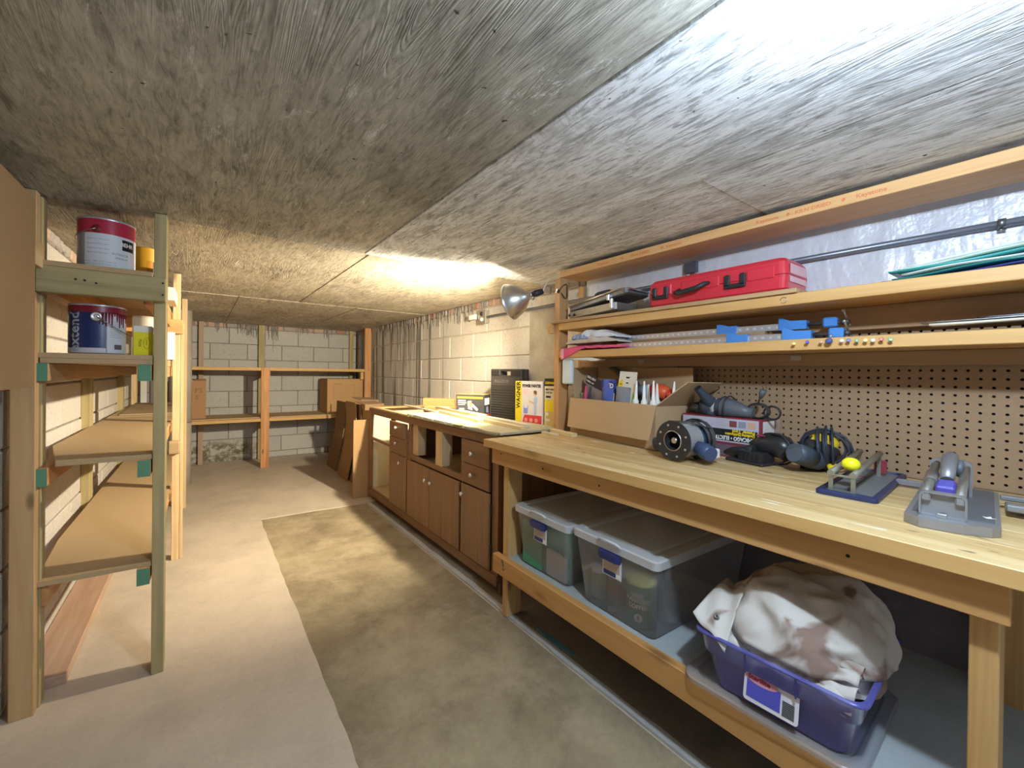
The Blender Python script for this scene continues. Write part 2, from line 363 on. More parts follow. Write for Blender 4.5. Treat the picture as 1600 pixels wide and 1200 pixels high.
# block walls
MORTAR=m_concrete('mortar',(.33,.31,.28),(.20,.19,.17),9,.5,.95)
MORTARW=m_concrete('pale_mortar',(.62,.58,.50),(.48,.44,.37),9,.4,.95)
B_BACK=m_block('block_back',(.52,.51,.485),moss=True); B_RIGHT=m_block('block_right',(.66,.63,.58),stain=.85); B_LEFT=m_block('block_left',(.60,.565,.52))
TOPS=[1.708-.2032*r for r in range(9)]
def block_mesh(w,h,d,ax,m,seed):
    b=MB(); j=.0045
    if ax=='x': b.box(-w/2+j,w/2-j,-d/2,d/2,-h/2+j,h/2-j,.004)
    else: b.box(-d/2,d/2,-w/2+j,w/2-j,-h/2+j,h/2-j,.004)
    return b
cache={}
def blocks(parent,ax,plane,sgn,u0,u1,ph,m,skip=lambda u,z:False):
    """courses of 16x8 inch blocks in running bond; their faces stand proud of recessed joints"""
    for r,zt in enumerate(TOPS):
        zb=max(zt-.2032,0.003); h=zt-zb
        off=ph+(.2032 if r%2==0 else 0)
        k=math.floor((u0-off)/.4064)
        while off+k*.4064<u1-.01:
            a=max(u0,off+k*.4064); e=min(u1,off+(k+1)*.4064); k+=1
            if e-a<.03: continue
            if skip((a+e)/2,(zt+zb)/2): continue
            key=(ax,round(e-a,3),round(h,3),m.name)
            if key not in cache:
                o=block_mesh(e-a,h,.02,ax,m,0).done('block',m); cache[key]=o.data; bpy.data.objects.remove(o)
            o=bpy.data.objects.new('block',cache[key]); COL.objects.link(o); o.parent=parent
            c=plane+sgn*.006+random.uniform(-.0012,.0012)
            o.location=((a+e)/2,c,(zt+zb)/2) if ax=='x' else (c,(a+e)/2,(zt+zb)/2)
wb=bx('wall_back',XL-.1,XR+.1,YB+.004,YB+.12,-.01,ZC+.03,MORTAR,kind='structure'); 
def unshift(o):   # keep structure origins at 0 so that children can use room coordinates
    me=o.data; me.transform(Matrix.Translation(o.location)); o.location=(0,0,0)
unshift(wb)
blocks(wb,'x',YB,1,XL+.012,XR-.012,.0952,B_BACK)
wr=bx('wall_right',XR+.004,XR+.12,Y0,YB+.004,-.01,ZC+.03,MORTARW,kind='structure'); unshift(wr)
blocks(wr,'y',XR,1,1.72,YB-.012,3.0229,B_RIGHT,lambda u,z: u<3.9 and z<.7)
wl=bx('wall_left',XL-.12,XL-.004,Y0,YB+.004,-.01,ZC+.03,MORTAR,kind='structure'); unshift(wl)
blocks(wl,'y',XL,-1,1.0,YB-.012,2.75,B_LEFT)
wn=bx('wall_near',1.35,XR+.1,-.75,-.63,-.01,ZC+.03,plain((.5,.48,.45),.9),kind='structure'); unshift(wn)   # near side otherwise left open to let world light in as added fill
# ragged top course of brick bits and squeezed-out mortar
BR=[m_block('brick_red',(.46,.26,.19)),m_block('brick_pink',(.56,.40,.32)),m_block('brick_grey',(.42,.38,.35))]
def rubble(parent,ax,plane,sgn,u0,u1,cnt,depth):
    k=0; u=u0
    while u<u1:
        wd=random.uniform(.09,.2) if ax=='x' else random.uniform(.05,.11)
        b=MB(); hh=.052
        b.box(-wd/2+.004,wd/2-.004,-depth/2,depth/2,-hh/2,hh/2,.007)
        for v in b.b.verts:
            q=Vector((v.co.x*40,v.co.y*40,v.co.z*40+k)); v.co+=Vector((noise.noise(q),noise.noise(q+Vector((9,0,0))),noise.noise(q+Vector((0,9,0)))))*.006
        o=b.done('brick',BR[random.choice([0,1,2,2,1] if ax=='x' else [1,2,2,2,0])],parent)
        zc=1.708+.030
        if ax=='x': o.location=(u+wd/2,plane+sgn*depth*.3,zc)
        else: o.location=(plane+sgn*depth*.3,u+wd/2,zc); o.rotation_euler=(0,0,PI/2)
        u+=wd; k+=1
rubble(wb,'x',YB,1,XL+.02,XR-.02,0,.04)
rubble(wr,'y',XR,1,1.75,YB-.02,0,.045)
rubble(wl,'y',XL,-1,1.5,YB-.02,0,.04)
def drips(name,parent,ax,plane,sgn,spots,m):
    b=MB()
    for u,wd,ln in spots:
        n=4; 
        P=[Vector((u+random.uniform(-.004,.004),0,1.76-ln*i/n)) for i in range(n+1)]
        P=[Vector((p.x,plane-sgn*.002,p.z)) if ax=='x' else Vector((plane-sgn*.002,p.x,p.z)) for p in P]
        b.tube(P,[wd,wd*.9,wd*.65,wd*.45,wd*.18],6)
    return b.done(name,m,parent,kind='stuff')
rd=random.Random(3)
sp=[]
for c0,c1,n,mx in ((.15,.30,6,.13),(.38,.62,16,.17),(.70,.86,14,.2),(1.08,1.33,9,.1),(1.45,1.6,7,.15),(-.2,.1,6,.1)):
    for i in range(n): sp.append((rd.uniform(c0,c1),rd.uniform(.004,.013),rd.uniform(.06,mx)))
sp+=[(.80,.005,.34),(.02,.004,.12)]
drips('mortar_drips',wb,'x',YB-.008,1,sp,MORTAR)
sp=[(rd.uniform(2.85,5.3),rd.uniform(.004,.012),rd.uniform(.05,.16)) for i in range(70)]+[(rd.uniform(4.2,4.75),rd.uniform(.003,.005),rd.uniform(.25,.6)) for i in range(12)]
drips('mortar_drips',wr,'y',XR-.008,1,sp,MORTAR)
# smeared render patch beside the hutch and the silver-painted near stretch of the wall
pl=MB()
pl.box(1.908,1.93,1.96,2.262,.80,1.60,.004)
pl.done('render_patch',m_concrete('grey_render',(.42,.38,.32),(.31,.28,.24),5,.35,.8),wr)
def m_silver():
    m,nt=mat('silver_paint'); v=coords(nt,(1,1,1),'World',False)
    vv=coords(nt,(4,4,1.0),'World',False); a=noise_(nt,vv,1.8,3,.5,1.2); b=noise_(nt,v,9,4,.6)
    mx=N(nt,'ShaderNodeMath',operation='ADD'); L(nt,a,mx.inputs[0]); L(nt,b,mx.inputs[1])
    col=ramp(nt,b,[(.3,(.66,.67,.74)),(.7,(.76,.77,.83))])
    out(nt,bsdf(nt,col,.36,bump(nt,mx.outputs[0],.6,.018),.10,.5).outputs[0]); return m
MS=m_silver()
def sil(u,v):
    y=-1.25+(1.745+1.25)*u; z=.80+.965*v
    d=.010*noise.noise(Vector((1,y*5,z*3)))+.006*max(0,noise.noise(Vector((4,y*16,z*5))))
    return Vector((1.924-max(0,d),y,z))
MB().grid(sil,150,40).done('painted_skin',MS,wr)
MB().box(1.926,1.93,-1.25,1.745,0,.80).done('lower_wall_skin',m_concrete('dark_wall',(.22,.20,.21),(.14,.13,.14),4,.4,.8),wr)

# ================================================================ LEFT STORAGE SHELF
ls=thing('storage_shelf','tall home-made timber shelf unit along the left block wall, four particleboard tiers','shelf',(0,0,0))
TZ,TY,TX=treated(2),treated(1),treated(0)
def post(x0,x1,y0,y1,z0,z1,m,parent,name='post',taper=False):
    o=bx(name,x0,x1,y0,y1,z0,z1,m,parent,.002)
    return o
post(-.147,-.109,2.030,2.119,0,1.762,TZ,ls)             # near aisle post (narrow face to camera = 38 mm)
post(-.511,-.452,2.010,2.048,0,1.762,wood(2,(.55,.37,.19),(.42,.26,.12),1.3),ls); post(-.500,-.446,2.049,2.100,0,1.755,TZ,ls)
post(-.140,-.102,3.19,3.228,0,1.755,pale(2),ls); post(-.101,-.085,3.19,3.228,0,1.45,pale(2),ls)
post(-.131,-.093,4.34,4.43,0,1.762,pale(2),ls)
post(-.539,-.501,3.16,3.25,0,1.74,treated(2),ls); post(-.539,-.501,4.36,4.45,0,1.74,treated(2),ls); post(-.539,-.501,5.2,5.29,0,1.74,pale(2),ls)
CH=chip()
# top tier
bx('shelf_board',-.452,-.149,1.991,4.43,1.5125,1.530,CH,ls,.001)
bx('apron',-.450,-.1095,1.990,2.028,1.424,1.512,TX,ls,.002)
bx('apron',-.40,-.088,3.150,3.188,1.385,1.470,cedar(0),ls,.002)
bx('rail',-.452,-.414,2.05,4.4,1.424,1.511,CEDAR and cedar(1),ls,.002); bx('rail',-.186,-.148,2.13,4.4,1.424,1.511,cedar(1),ls,.002)
for dx in (-.34,-.30,-.26,-.125):
    pass
for (x,z) in ((-.354,1.475),(-.331,1.474),(-.302,1.468),(-.118,1.492),(-.118,1.448)):
    o=MB().lathe([(.0035,0),(.0035,.0015)],10,capt=True,capb=True,xf=Matrix.Translation((x,1.990,z))@Matrix.Rotation(PI/2,4,'X')).done('screw_head',INK,ls)
GRN=plain((.10,.27,.17),.6); RW=wood(1,(.50,.33,.18),(.38,.23,.11),.8)
def tier(zt,zb,y0,y1,x0=-.452,boards=1,railw=True):
    z=zt
    for k in range(boards):
        bx('shelf_board',x0+(.0 if k==0 else .004),-.149,y0+k*.001,y1,z-.018,z-.0002,CH,ls,.001); z-=.018
    for xa,xb in ((-.464,-.426),(-.190,-.152)):
        bx('rail',xa,xb,2.020,y1,z-.062,z-.0004,RW,ls,.002)
        bx('painted_rail_end',xa,xb,2.0185,2.0199,z-.062,z-.0004,GRN,ls,0)
    bx('rail',-.539,-.505,2.12,y1,z-.05,z-.0004,cedar(1),ls,.002)
tier(1.222,0,2.032,4.43,boards=2)
def poly_tier(zt,pts,y1):
    MB().prism(pts,zt-.018,zt,2).done('shelf_board',CH,ls)
# third tier, its near corner cut back
poly_tier(.846,[(-.409,2.035),(-.149,2.032),(-.149,3.70),(-.500,3.70),(-.500,2.45)],0)
poly_tier(.848,[(-.50,3.705),(-.149,3.705),(-.149,4.9),(-.50,4.9)],0)
bx('shelf_board',-.47,-.16,3.78,5.0,.849,.856,plain((.36,.26,.15),.8),ls,0,rot=(0,0,.03))
for xa,xb in ((-.464,-.426),(-.190,-.152)):
    bx('rail',xa,xb,2.020,4.88,.765,.827,cedar(1),ls,.002); bx('painted_rail_end',xa,xb,2.0185,2.0199,.765,.827,GRN,ls)
poly_tier(.438,[(-.458,2.036),(-.149,2.032),(-.149,4.9),(-.492,4.9),(-.492,2.5)],0)
bx('rail',-.190,-.152,2.020,4.88,.357,.419,cedar(1),ls,.002); bx('painted_rail_end',-.190,-.152,2.0185,2.0199,.357,.419,GRN,ls)
bx('rail',-.480,-.430,2.06,4.88,.335,.419,cedar(1),ls,.008)
bx('bracket_block',-.155,-.100,3.150,3.188,.655,.735,wood(0,(.42,.30,.16),(.26,.17,.08)),ls,.004)
bx('ground_plate',-.535,-.40,2.15,4.9,0,.036,wood(1,(.55,.38,.28),(.42,.27,.19)),ls,.003)
hp=thing('hardboard_panel','plain brown hardboard panel at the left edge, fixed ahead of the shelf post','panel')
bx('board',-.432,-.420,.55,1.857,1.110,1.687,cardboard((.40,.26,.135)),hp,.0006)
bx('cleat',-.475,-.433,.60,2.009,1.50,1.58,pale(1),hp,.001); bx('wall_bearer',-.533,-.476,.7,.79,.0,1.72,pale(2),hp,.001)
# concrete column and ducts at the far left
MCOL=m_concrete('column_concrete',(.46,.42,.36),(.37,.33,.28),3,.12,.8)
cl=thing('column','round concrete column behind the far left shelf post','column',(-.165,5.25,0))
MB().lathe([(.095,0),(.095,.628)],32,capb=True,capt=True).done('shaft',MCOL,cl); MB().lathe([(.0955,.634),(.0955,1.764)],32,capb=True,capt=True).done('shaft',MCOL,cl)
MB().lathe([(.093,.62),(.093,.64)],32).done('joint',DK,cl)
tag(bx('wall_board',-.49,-.44,5.40,5.43,.0,1.72,plain((.6,.6,.58),.7),None,.002),'narrow pale upright board in the far left corner','board')
pz=MB().lathe([(.05,0),(.05,1.76)],20,capb=True,capt=True).done('drain_pipe',plain((.25,.24,.24),.5),loc=(-.375,5.45,0)); tag(pz,'dark grey vertical drain pipe in the far left corner','pipe')

# ================================================================ BACK SHELF
bs=thing('rear_shelf','two-tier timber shelf unit across the back wall','shelf')
CZ=cedar(2)
def nb(*a,**k): return bx(*a,**k)
nb('post',.590,.665,5.640,5.678,0,1.452,CZ,bs,.002) if False else None
bx('post',.598,.686,5.640,5.678,0,1.203,CZ,bs,.002)
bx('post',1.842,1.926,5.640,5.678,0,1.762,CZ,bs,.002)
bx('stud',.625,.700,6.215,6.253,0,1.762,treated(2),bs,.002); bx('stud',1.800,1.860,6.215,6.253,0,1.762,treated(2),bs,.002); bx('stud',-.02,.03,6.215,6.253,0,1.762,wood(2,(.46,.34,.24),(.38,.27,.18)),bs,.002)
bx('shelf_board',-.06,1.925,5.69,6.21,1.203,1.218,CH,bs,.001) if False else None
for a,b_ in ((-.30,.597),(.687,1.841)):
    bx('front_rail',a,b_,5.645,5.683,1.165,1.201,pine(0),bs,.002)
    bx('front_rail',a,b_,5.645,5.683,.555,.592,pine(0),bs,.002)
bx('shelf_board',-.30,.92,5.684,6.212,1.188,1.203,CH,bs,.001); bx('shelf_board',.922,1.925,5.684,6.212,1.188,1.203,CH,bs,.001)
bx('shelf_board',-.30,.70,5.684,6.212,.592,.607,CH,bs,.001); bx('shelf_board',.702,1.12,5.66,6.212,.592,.607,CH,bs,.001); bx('shelf_board',1.122,1.925,5.66,6.212,.592,.607,CH,bs,.001)
bx('brace_block',1.80,1.84,5.684,5.722,1.06,1.16,pine(2),bs,.002)
bx('bearer',.66,.70,5.69,6.21,1.10,1.187,CZ,bs,.002); bx('bearer',.66,.70,5.69,6.21,.50,.591,CZ,bs,.002)

# ================================================================ BASE CABINET
BROWN=wood(2,(.30,.165,.075),(.21,.105,.045),0,.45); BROWNY=wood(1,(.28,.155,.075),(.20,.105,.048),0,.5)
cb=thing('base_cabinet','old brown kitchen base cabinet with one open bay and missing sink panels','cabinet')
X0=1.29; FW=X0+.02
CREAM=plain((.74,.66,.47),.6); INT=plain((.20,.11,.055),.7)
def fr(y0,y1,z0,z1,ax=1): return bx('frame',X0+.0,FW,y0,y1,z0,z1,BROWNY if ax==1 else BROWN,cb,.0015)
fr(1.765,3.80,.782,.832); fr(1.765,3.80,.072,.105)
for y0,y1 in ((1.765,1.822),(2.121,2.139),(2.884,2.920),(3.745,3.80)): fr(y0,y1,.105,.782,2)
fr(3.262,3.272,.105,.782,2); fr(2.139,2.884,.520,.556); 
fr(3.272,3.745,.548,.572)
bx('toe_kick',X0+.035,X0+.05,1.74,3.80,0,.072,wood(1,(.17,.09,.045),(.11,.06,.03)),cb,0)
bx('base_trim',X0-.008,X0-.0005,1.765,3.80,.045,.100,BROWNY,cb,.002)
bx('end_panel',FW,1.90,1.765,1.780,0,.832,BROWN,cb); bx('end_panel',FW,1.90,3.784,3.80,.0,.832,pale(2),cb)
bx('divider',FW,1.90,3.256,3.272,.09,.80,CREAM,cb); bx('divider',FW,1.90,2.116,2.130,.09,.80,INT,cb); bx('divider',FW,1.90,2.892,2.906,.09,.80,INT,cb)
bx('back_panel',1.888,1.90,1.781,2.891,.09,.80,INT,cb); bx('back_panel',1.888,1.90,3.273,3.783,.09,.80,CREAM,cb)
bx('bay_lining',FW,1.887,3.772,3.783,.1,.80,CREAM,cb)
bx('bottom_board',FW,1.887,1.781,3.783,.09,.104,wood(0,(.52,.42,.27),(.44,.34,.20)),cb)
bx('inner_shelf',1.40,1.887,2.145,2.885,.50,.515,wood(0,(.58,.46,.28),(.48,.36,.2)),cb)
bx('mullion',X0+.001,FW+.06,2.392,2.480,.556,.782,pale(2),cb,.0015); bx('frame_post',FW,FW+.07,2.800,2.884,.556,.782,pale(2),cb,.0015)
bx('stray_stick',1.5,1.53,2.16,2.45,.516,.535,wood(1,(.25,.15,.08),(.16,.09,.05)),cb,0)
top=bx('top_frame',1.292,1.335,2.93,3.80,.8325,.845,pale(1),cb,.001); bx('top_frame',1.80,1.90,2.93,3.80,.8325,.845,pale(1),cb,.001)
bx('top_frame',1.336,1.799,3.70,3.80,.8325,.845,pine(0),cb,.001)
bx('top_frame',1.336,1.799,2.95,3.02,.80,.84,cedar(0),cb,.001)
def knob(x,y,z,parent):
    b=MB(); xf=Matrix.Translation((x,y,z))@Matrix.Rotation(-PI/2,4,'Y')
    b.lathe([(.006,0),(.005,.010),(.012,.016),(.0135,.021),(.010,.026),(.003,.029)],16,xf=xf,capb=True)
    return b.done('knob',plain((.75,.73,.68),.25,.6),parent)
def front(nm,y0,y1,z0,z1,ky,kz,hinge=None):
    d=bx(nm,X0-.018,X0-.0005,y0,y1,z0,z1,BROWN if z1-z0>.2 else BROWNY,cb,.003)
    me=d.data; me.transform(Matrix.Translation(d.location)); d.location=(0,0,0)
    knob(X0-.018,ky,kz,d)
    return d
front('drawer',2.924,3.258,.655,.775,3.09,.735); front('drawer',2.924,3.258,.528,.652,3.09,.612)
d=front('door',2.924,3.258,.108,.522,3.02,.47)
front('door',2.534,2.900,.108,.515,2.57,.435); front('door',2.146,2.530,.108,.515,2.49,.432)
front('drawer',1.828,2.118,.648,.780,1.985,.712); front('drawer',1.828,2.118,.530,.645,1.985,.592)
d=front('door',1.828,2.118,.110,.520,2.085,.462)
for z in (.20,.41): bx('hinge',X0-.020,X0-.002,1.818,1.8275,z,z+.05,plain((.2,.17,.12),.4,.8),d)
bx('catch_strip',X0-.020,X0-.0185,2.95,2.956,.66,.77,STEEL,cb)
# carpet offcut on the cabinet top
def m_fuzz():
    m,nt=mat('carpet_back'); v=coords(nt); f=noise_(nt,v,220,3,.8); g=noise_(nt,v,6,4)
    col=ramp(nt,f,[(.35,(.34,.32,.22)),(.55,(.60,.55,.40)),(.7,(.70,.66,.52))]); col=mixc(nt,g,(.50,.44,.28),col)
    out(nt,bsdf(nt,col,.95,bump(nt,f,.6,.003),0,.1).outputs[0]); return m
MF=m_fuzz()
bx('worktop_board',1.296,1.80,1.79,2.928,.8325,.844,plain((.55,.48,.34),.8),cb) 
cp=thing('carpet_offcut','fuzzy beige carpet offcut lying on the brown cabinet top','carpet')
P=[]; n=60
for i in range(n+1):
    y=1.72+1.16*i/n; P.append((1.262+noise.noise(Vector((2,y*9,1)))*.012+random.uniform(-.004,.004),y))
P+=[(1.40,2.90),(1.62,2.93),(1.70,2.45),(1.70,1.722)]
pile=MB().prism(P,.8505,.862,2).done('pile',MF,cp)
b=MB()
for i in range(900):
    y=random.uniform(1.72,2.87); x=1.262+noise.noise(Vector((2,y*9,1)))*.012
    q=Vector((x+.004,y,random.uniform(.848,.861))); d_=Vector((-random.uniform(.006,.02),random.uniform(-.01,.01),random.uniform(-.012,.006)))
    s1=Vector((0,.0012,0)); vs=[b.b.verts.new(q-s1),b.b.verts.new(q+s1),b.b.verts.new(q+d_)]
    b.b.faces.new(vs)
b.done('frayed_edge',plain((.30,.32,.27),.95),cp,kind='stuff')
bx('tape',1.247,1.30,2.10,2.18,.8622,.8632,plain((.75,.45,.10),.5),cp)

# ================================================================ WORKBENCH
wbn=thing('workbench','long pine workbench with plank top along the right wall','workbench')
ZT=.845
PT=wood(1,(.68,.50,.25),(.55,.35,.14),.7,.5)
def m_benchtop():
    m,nt=mat('worn_bench_top'); v=coords(nt,(14,1.0,14)); g=noise_(nt,v,1.2,6,.62,.8)
    col=ramp(nt,g,[(.38,(.46,.28,.10)),(.5,(.66,.47,.21)),(.60,(.80,.64,.36))])
    w_=noise_(nt,coords(nt,(3,1.2,3)),1.3,5,.6); col=mixc(nt,w_,(.56,.40,.19),col)
    vo=N(nt,'ShaderNodeTexVoronoi'); vo.inputs['Scale'].default_value=7; L(nt,coords(nt,(1.6,.6,1)),vo.inputs['Vector'])
    dn=noise_(nt,coords(nt,(34,11,34)),1,2,.5); df=ramp(nt,dn,[(.70,(0,0,0)),(.735,(.85,.85,.85))]); col=mixc(nt,df,col,(.16,.10,.05))
    s=noise_(nt,coords(nt,(26,4,4)),1.7,3,.5); sf=ramp(nt,s,[(.675,(0,0,0)),(.70,(.9,.9,.9))]); col=mixc(nt,sf,col,(.85,.80,.68))
    out(nt,bsdf(nt,col,.5,bump(nt,g,.12,.002),0,.4).outputs[0]); return m
MT=m_benchtop()
planks=[(1.148,1.290),(1.2915,1.43),(1.4315,1.57),(1.5715,1.71),(1.7115,1.90)]
for i,(a,b_) in enumerate(planks):
    o=bx('top_plank',a,b_,-.05,1.70-.002*i,ZT-.036,ZT-(.0004*(i%2)),MT,wbn,.002)
    o.data.materials.append(wood(1,(.62,.38,.14),(.52,.28,.08),.7,.55))
    for f in o.data.polygons:
        if f.normal.z<.5: f.material_index=1
bx('front_apron',1.180,1.214,.074,1.672,.730,.8085,wood(1,(.58,.33,.12),(.47,.23,.07),.9,.55),wbn,.002)
bx('lower_rail',1.180,1.214,-.05,1.655,.205,.292,wood(1,(.58,.32,.11),(.48,.24,.07),.8,.55),wbn,.003)
L1=pine(2)
for y in (1.580,.088):
    bx('leg',1.2145,1.300,y,y+.038,0,.8085,L1,wbn,.002)
for y in (1.610,.088): bx('leg',1.80,1.88,y,y+.038,0,.8085,L1,wbn,.002)
GP=m_concrete('grey_painted_board',(.42,.46,.47),(.36,.40,.41),5,.05,.5)
bx('lower_shelf',1.2145,1.90,-.05,1.579,.276,.289,GP,wbn,.001) if False else None
MB().prism([(1.2145,.128),(1.2145,1.578),(1.895,1.578),(1.895,-.05),(1.3015,-.05),(1.3015,.128)],.276,.289,2).done('lower_shelf',GP,wbn)
for i,y in enumerate((.75,1.35)): bx('shelf_joist',1.22,1.89,y,y+.038,.19,.2755,L1,wbn)
bx('rear_rail',1.86,1.898,-.05,1.69,.70,.8085,L1,wbn)
INKK=plain((.06,.05,.05),.7)
text('stamp','S-P-F  2',.030,(1.1796,1.560,.276),(0,-.35,-.94),(0,.94,-.35),INKK,wbn,.0004,.0002) if False else text('stamp','SPF 2',.022,(1.1797,1.585,.284),(0,-.3,-.95),(0,-.95,.3),INKK,wbn,.0006,.0002)
for (y,z) in ((1.595,.786),(1.30,.772),(.30,.775),(1.0,.77)):
    MB().lathe([(.004,0),(.004,.0012)],8,capt=True,xf=Matrix.Translation((1.180,y,z))@Matrix.Rotation(-PI/2,4,'Y')).done('screw_head',INK,wbn)

# ================================================================ HUTCH over the bench
hu=thing('tool_hutch','pine wall shelving over the bench with pegboard back','shelving')
HX=1.640
HB=wood(1,(.66,.41,.16),(.54,.29,.09),.9,.5)
bx('upright',HX+.012,HX+.082,1.700,1.738,ZT+.0005,1.708,wood(2,(.62,.36,.16),(.50,.25,.09),.8),hu,.002)
bx('upright',HX+.26,XR-.008,1.752,1.79,ZT+.0005,1.70,pine(2),hu,.002)
bx('upright',HX+.012,HX+.082,.045,.083,ZT+.0005,1.708,HB,hu,.002)
bx('top_beam',HX+.010,1.835,.050,1.70,1.709,1.745,wood(1,(.72,.45,.21),(.62,.34,.13),.5,.5),hu,.002)
us=bx('upper_shelf',HX,1.900,-.05,1.695,1.414,1.452,HB,hu,.002)
bx('ledge_board',HX-.012,1.880,.560,1.740,1.4525,1.468,wood(1,(.55,.37,.19),(.36,.22,.10)),hu,.001)
bx('shelf_bracket',HX-.005,HX+.10,1.739,1.777,1.40,1.455,pine(0),hu,.002)
bx('middle_shelf',HX+.002,1.895,-.05,1.690,1.259,1.296,HB,hu,.002)
bx('cleat',1.865,1.8985,-.05,1.745,1.335,1.4135,wood(1,(.48,.31,.17),(.36,.22,.11)),hu,.002)
bx('cleat',1.865,1.8985,-.05,1.745,1.212,1.2585,wood(1,(.42,.27,.15),(.33,.2,.1)),hu,.002)
for y in (1.30,.62): bx('plate',1.862,1.8645,y,y+.035,1.232,1.250,plain((.45,.42,.38),.6),hu)
# pegboard with real holes: a perforated sheet over a near-black sheet that paints the shade behind
PEG=chip((.37,.245,.14))
b=MB(); p=.0254; 
ys=[-.02+p*i for i in range(44)]; zs=[ZT+.02+p*i for i in range(21)]
r=.0042
def cell(cy,cz):
    h=p/2; B=b.b; x=1.905
    sq=[(-h,-h),(0,-h),(h,-h),(h,0),(h,h),(0,h),(-h,h),(-h,0)]
    o_=[B.verts.new((x,cy+a,cz+c)) for a,c in sq]
    i_=[B.verts.new((x,cy+r*math.cos(math.atan2(c,a)),cz+r*math.sin(math.atan2(c,a)))) for a,c in sq]
    k_=[B.verts.new((x+.005,v.co.y,v.co.z)) for v in i_]
    for q in range(8):
        w_=(q+1)%8; B.faces.new((o_[q],o_[w_],i_[w_],i_[q])); B.faces.new((i_[q],i_[w_],k_[w_],k_[q]))
for y in ys:
    for z in zs: cell(y,z)
B=b.b; h=p/2
bmesh.ops.remove_doubles(B,verts=B.verts,dist=.0001)
b.box(1.905,1.910,-.06,ys[0]-h,ZT,zs[-1]+h); 
b.box(1.905,1.910,ys[-1]+h,1.745,ZT,zs[-1]+h); b.box(1.905,1.910,-.06,1.745,ZT+.0005,zs[0]-h); b.box(1.905,1.910,-.06,1.745,zs[-1]+h,1.41)
pg=b.done('pegboard',PEG,hu)
MB().box(1.914,1.9155,-.06,1.745,ZT,1.41).done('pegboard_shade_sheet',plain((.02,.015,.012),.9),hu)
# red lumber stamps on the top beam
ST=plain((.66,.20,.07),.6)
for i,(y,s_) in enumerate(((.385,'Keystone'),(.545,'KILN DRIED'),(.665,'Keystone'),(1.02,'Keystone'),(1.20,'KILN DRIED'),(1.40,'Keystone'))):
    text('stamp',s_,.017,(HX+.0097,y+.03,1.721),(0,-1,0),(0,0,1),ST,hu,.0003,.0002,1.1)
for y in (.445,.595,1.07,1.28): MB().prism([(-.006,0),(0,.007),(.006,0),(0,-.007)],0,.0004,0,xf=Matrix.Translation((HX+.0094,y,1.727))).done('stamp_mark',ST,hu)
# ================================================================ CLAMP LAMP
def frame(origin,zdir,xhint=(0,0,1)):
    z=Vector(zdir).normalized(); x=Vector(xhint); x=(x-z*x.dot(z)).normalized(); y=z.cross(x)
    m=Matrix((x,y,z)).transposed().to_4x4(); m.translation=Vector(origin); return m
cla=thing('clamp_lamp','spun aluminium clamp lamp clipped to the upright at the far end of the wall shelves','lamp')
LF=frame(LAMP,AX)
ALU=plain((.72,.73,.74),.28,1,.5,.04)
prof=[(.019,-.052),(.024,-.050),(.030,-.040),(.046,-.026),(.066,-.006),(.083,.018),(.094,.044),(.100,.062),(.103,.064),(.099,.060),(.092,.043),(.081,.019),(.064,-.004),(.044,-.023),(.028,-.037)]
MB().lathe(prof,40,xf=LF).done('reflector',ALU,cla)
MB().lathe([(.017,-.078),(.019,-.074),(.019,-.048)],20,xf=LF,capb=True).done('collar',plain((.6,.6,.6),.3,1),cla)
def onax(t,off=(0,0,0)): return LF@Vector((off[0],off[1],t))
sk=onax(-.075); e=sk+Vector((.045,-.035,.018))
MB().tube([sk,sk+(e-sk)*.3,e],[.015,.019,.015],14).done('socket',BLACK,cla)
MB().lathe([(.007,0),(.012,.004),(.012,.014),(.006,.018)],12,xf=frame(sk+Vector((-.004,-.004,-.016)),(-.3,-.5,-.6)),capb=True,capt=True).done('swivel_nut',STEEL,cla)
MB().lathe([(.0,.085-.0),(.012,.084),(.012,.02),(.0,.018)],12,xf=LF).done('bulb_base',WHITE,cla) if False else None
ux=HX+.005; cpnt=Vector((HX+.000,1.700,1.635))
MB().tube([e,e+Vector((.02,-.01,-.004)),cpnt+Vector((-.01,.01,.0)),cpnt],.0016,6).done('wire_arm',STEEL,cla)
tri=[cpnt+Vector(q) for q in ((.0,-.006,0),(.028,-.010,.030),(.050,-.012,.042),(.058,-.012,.036),(.058,-.012,-.030),(.048,-.012,-.040),(.036,-.010,-.034),(.018,-.008,-.012))]
MB().tube(tri,.0028,8,closed=False).done('spring_handle',BLACK,cla)
MB().box(-.012,.012,-.004,.004,-.010,.010,xf=Matrix.Translation(cpnt+Vector((-.004,-.004,-.002)))@Matrix.Rotation(.5,4,'X')).done('clamp_jaw',STEEL,cla)
MB().tube([e,e+Vector((.03,.02,.03)),Vector((1.60,1.735,1.705)),Vector((1.655,1.76,1.70))],.003,6).done('cord',WHITE,cla)
# ================================================================ WALL FITTINGS
co=MB().tube([(1.900,2.78,1.623),(1.900,1.2,1.622),(1.900,-.62,1.620)],.0105,14).done('conduit',plain((.24,.26,.31),.35,.6)); tag(co,'straight grey steel conduit running along the upper right wall','pipe')
eb=thing('outlet_box','small steel junction box with outlet at the far end of the conduit','outlet')
bx('box',1.885,1.925,2.782,2.88,1.575,1.68,plain((.42,.40,.36),.45,.7),eb,.004)
bx('cover',1.880,1.8848,2.778,2.884,1.570,1.685,plain((.5,.48,.44),.4,.8),eb,.001)
MB().lathe([(.017,0),(.017,.008),(.012,.010)],16,xf=Matrix.Translation((1.8799,2.83,1.652))@Matrix.Rotation(-PI/2,4,'Y'),capt=True).done('outlet_face',BLACK,eb)
MB().lathe([(.015,0),(.015,.006)],16,xf=Matrix.Translation((1.8799,2.83,1.606))@Matrix.Rotation(-PI/2,4,'Y'),capt=True).done('outlet_face',WHITE,eb)
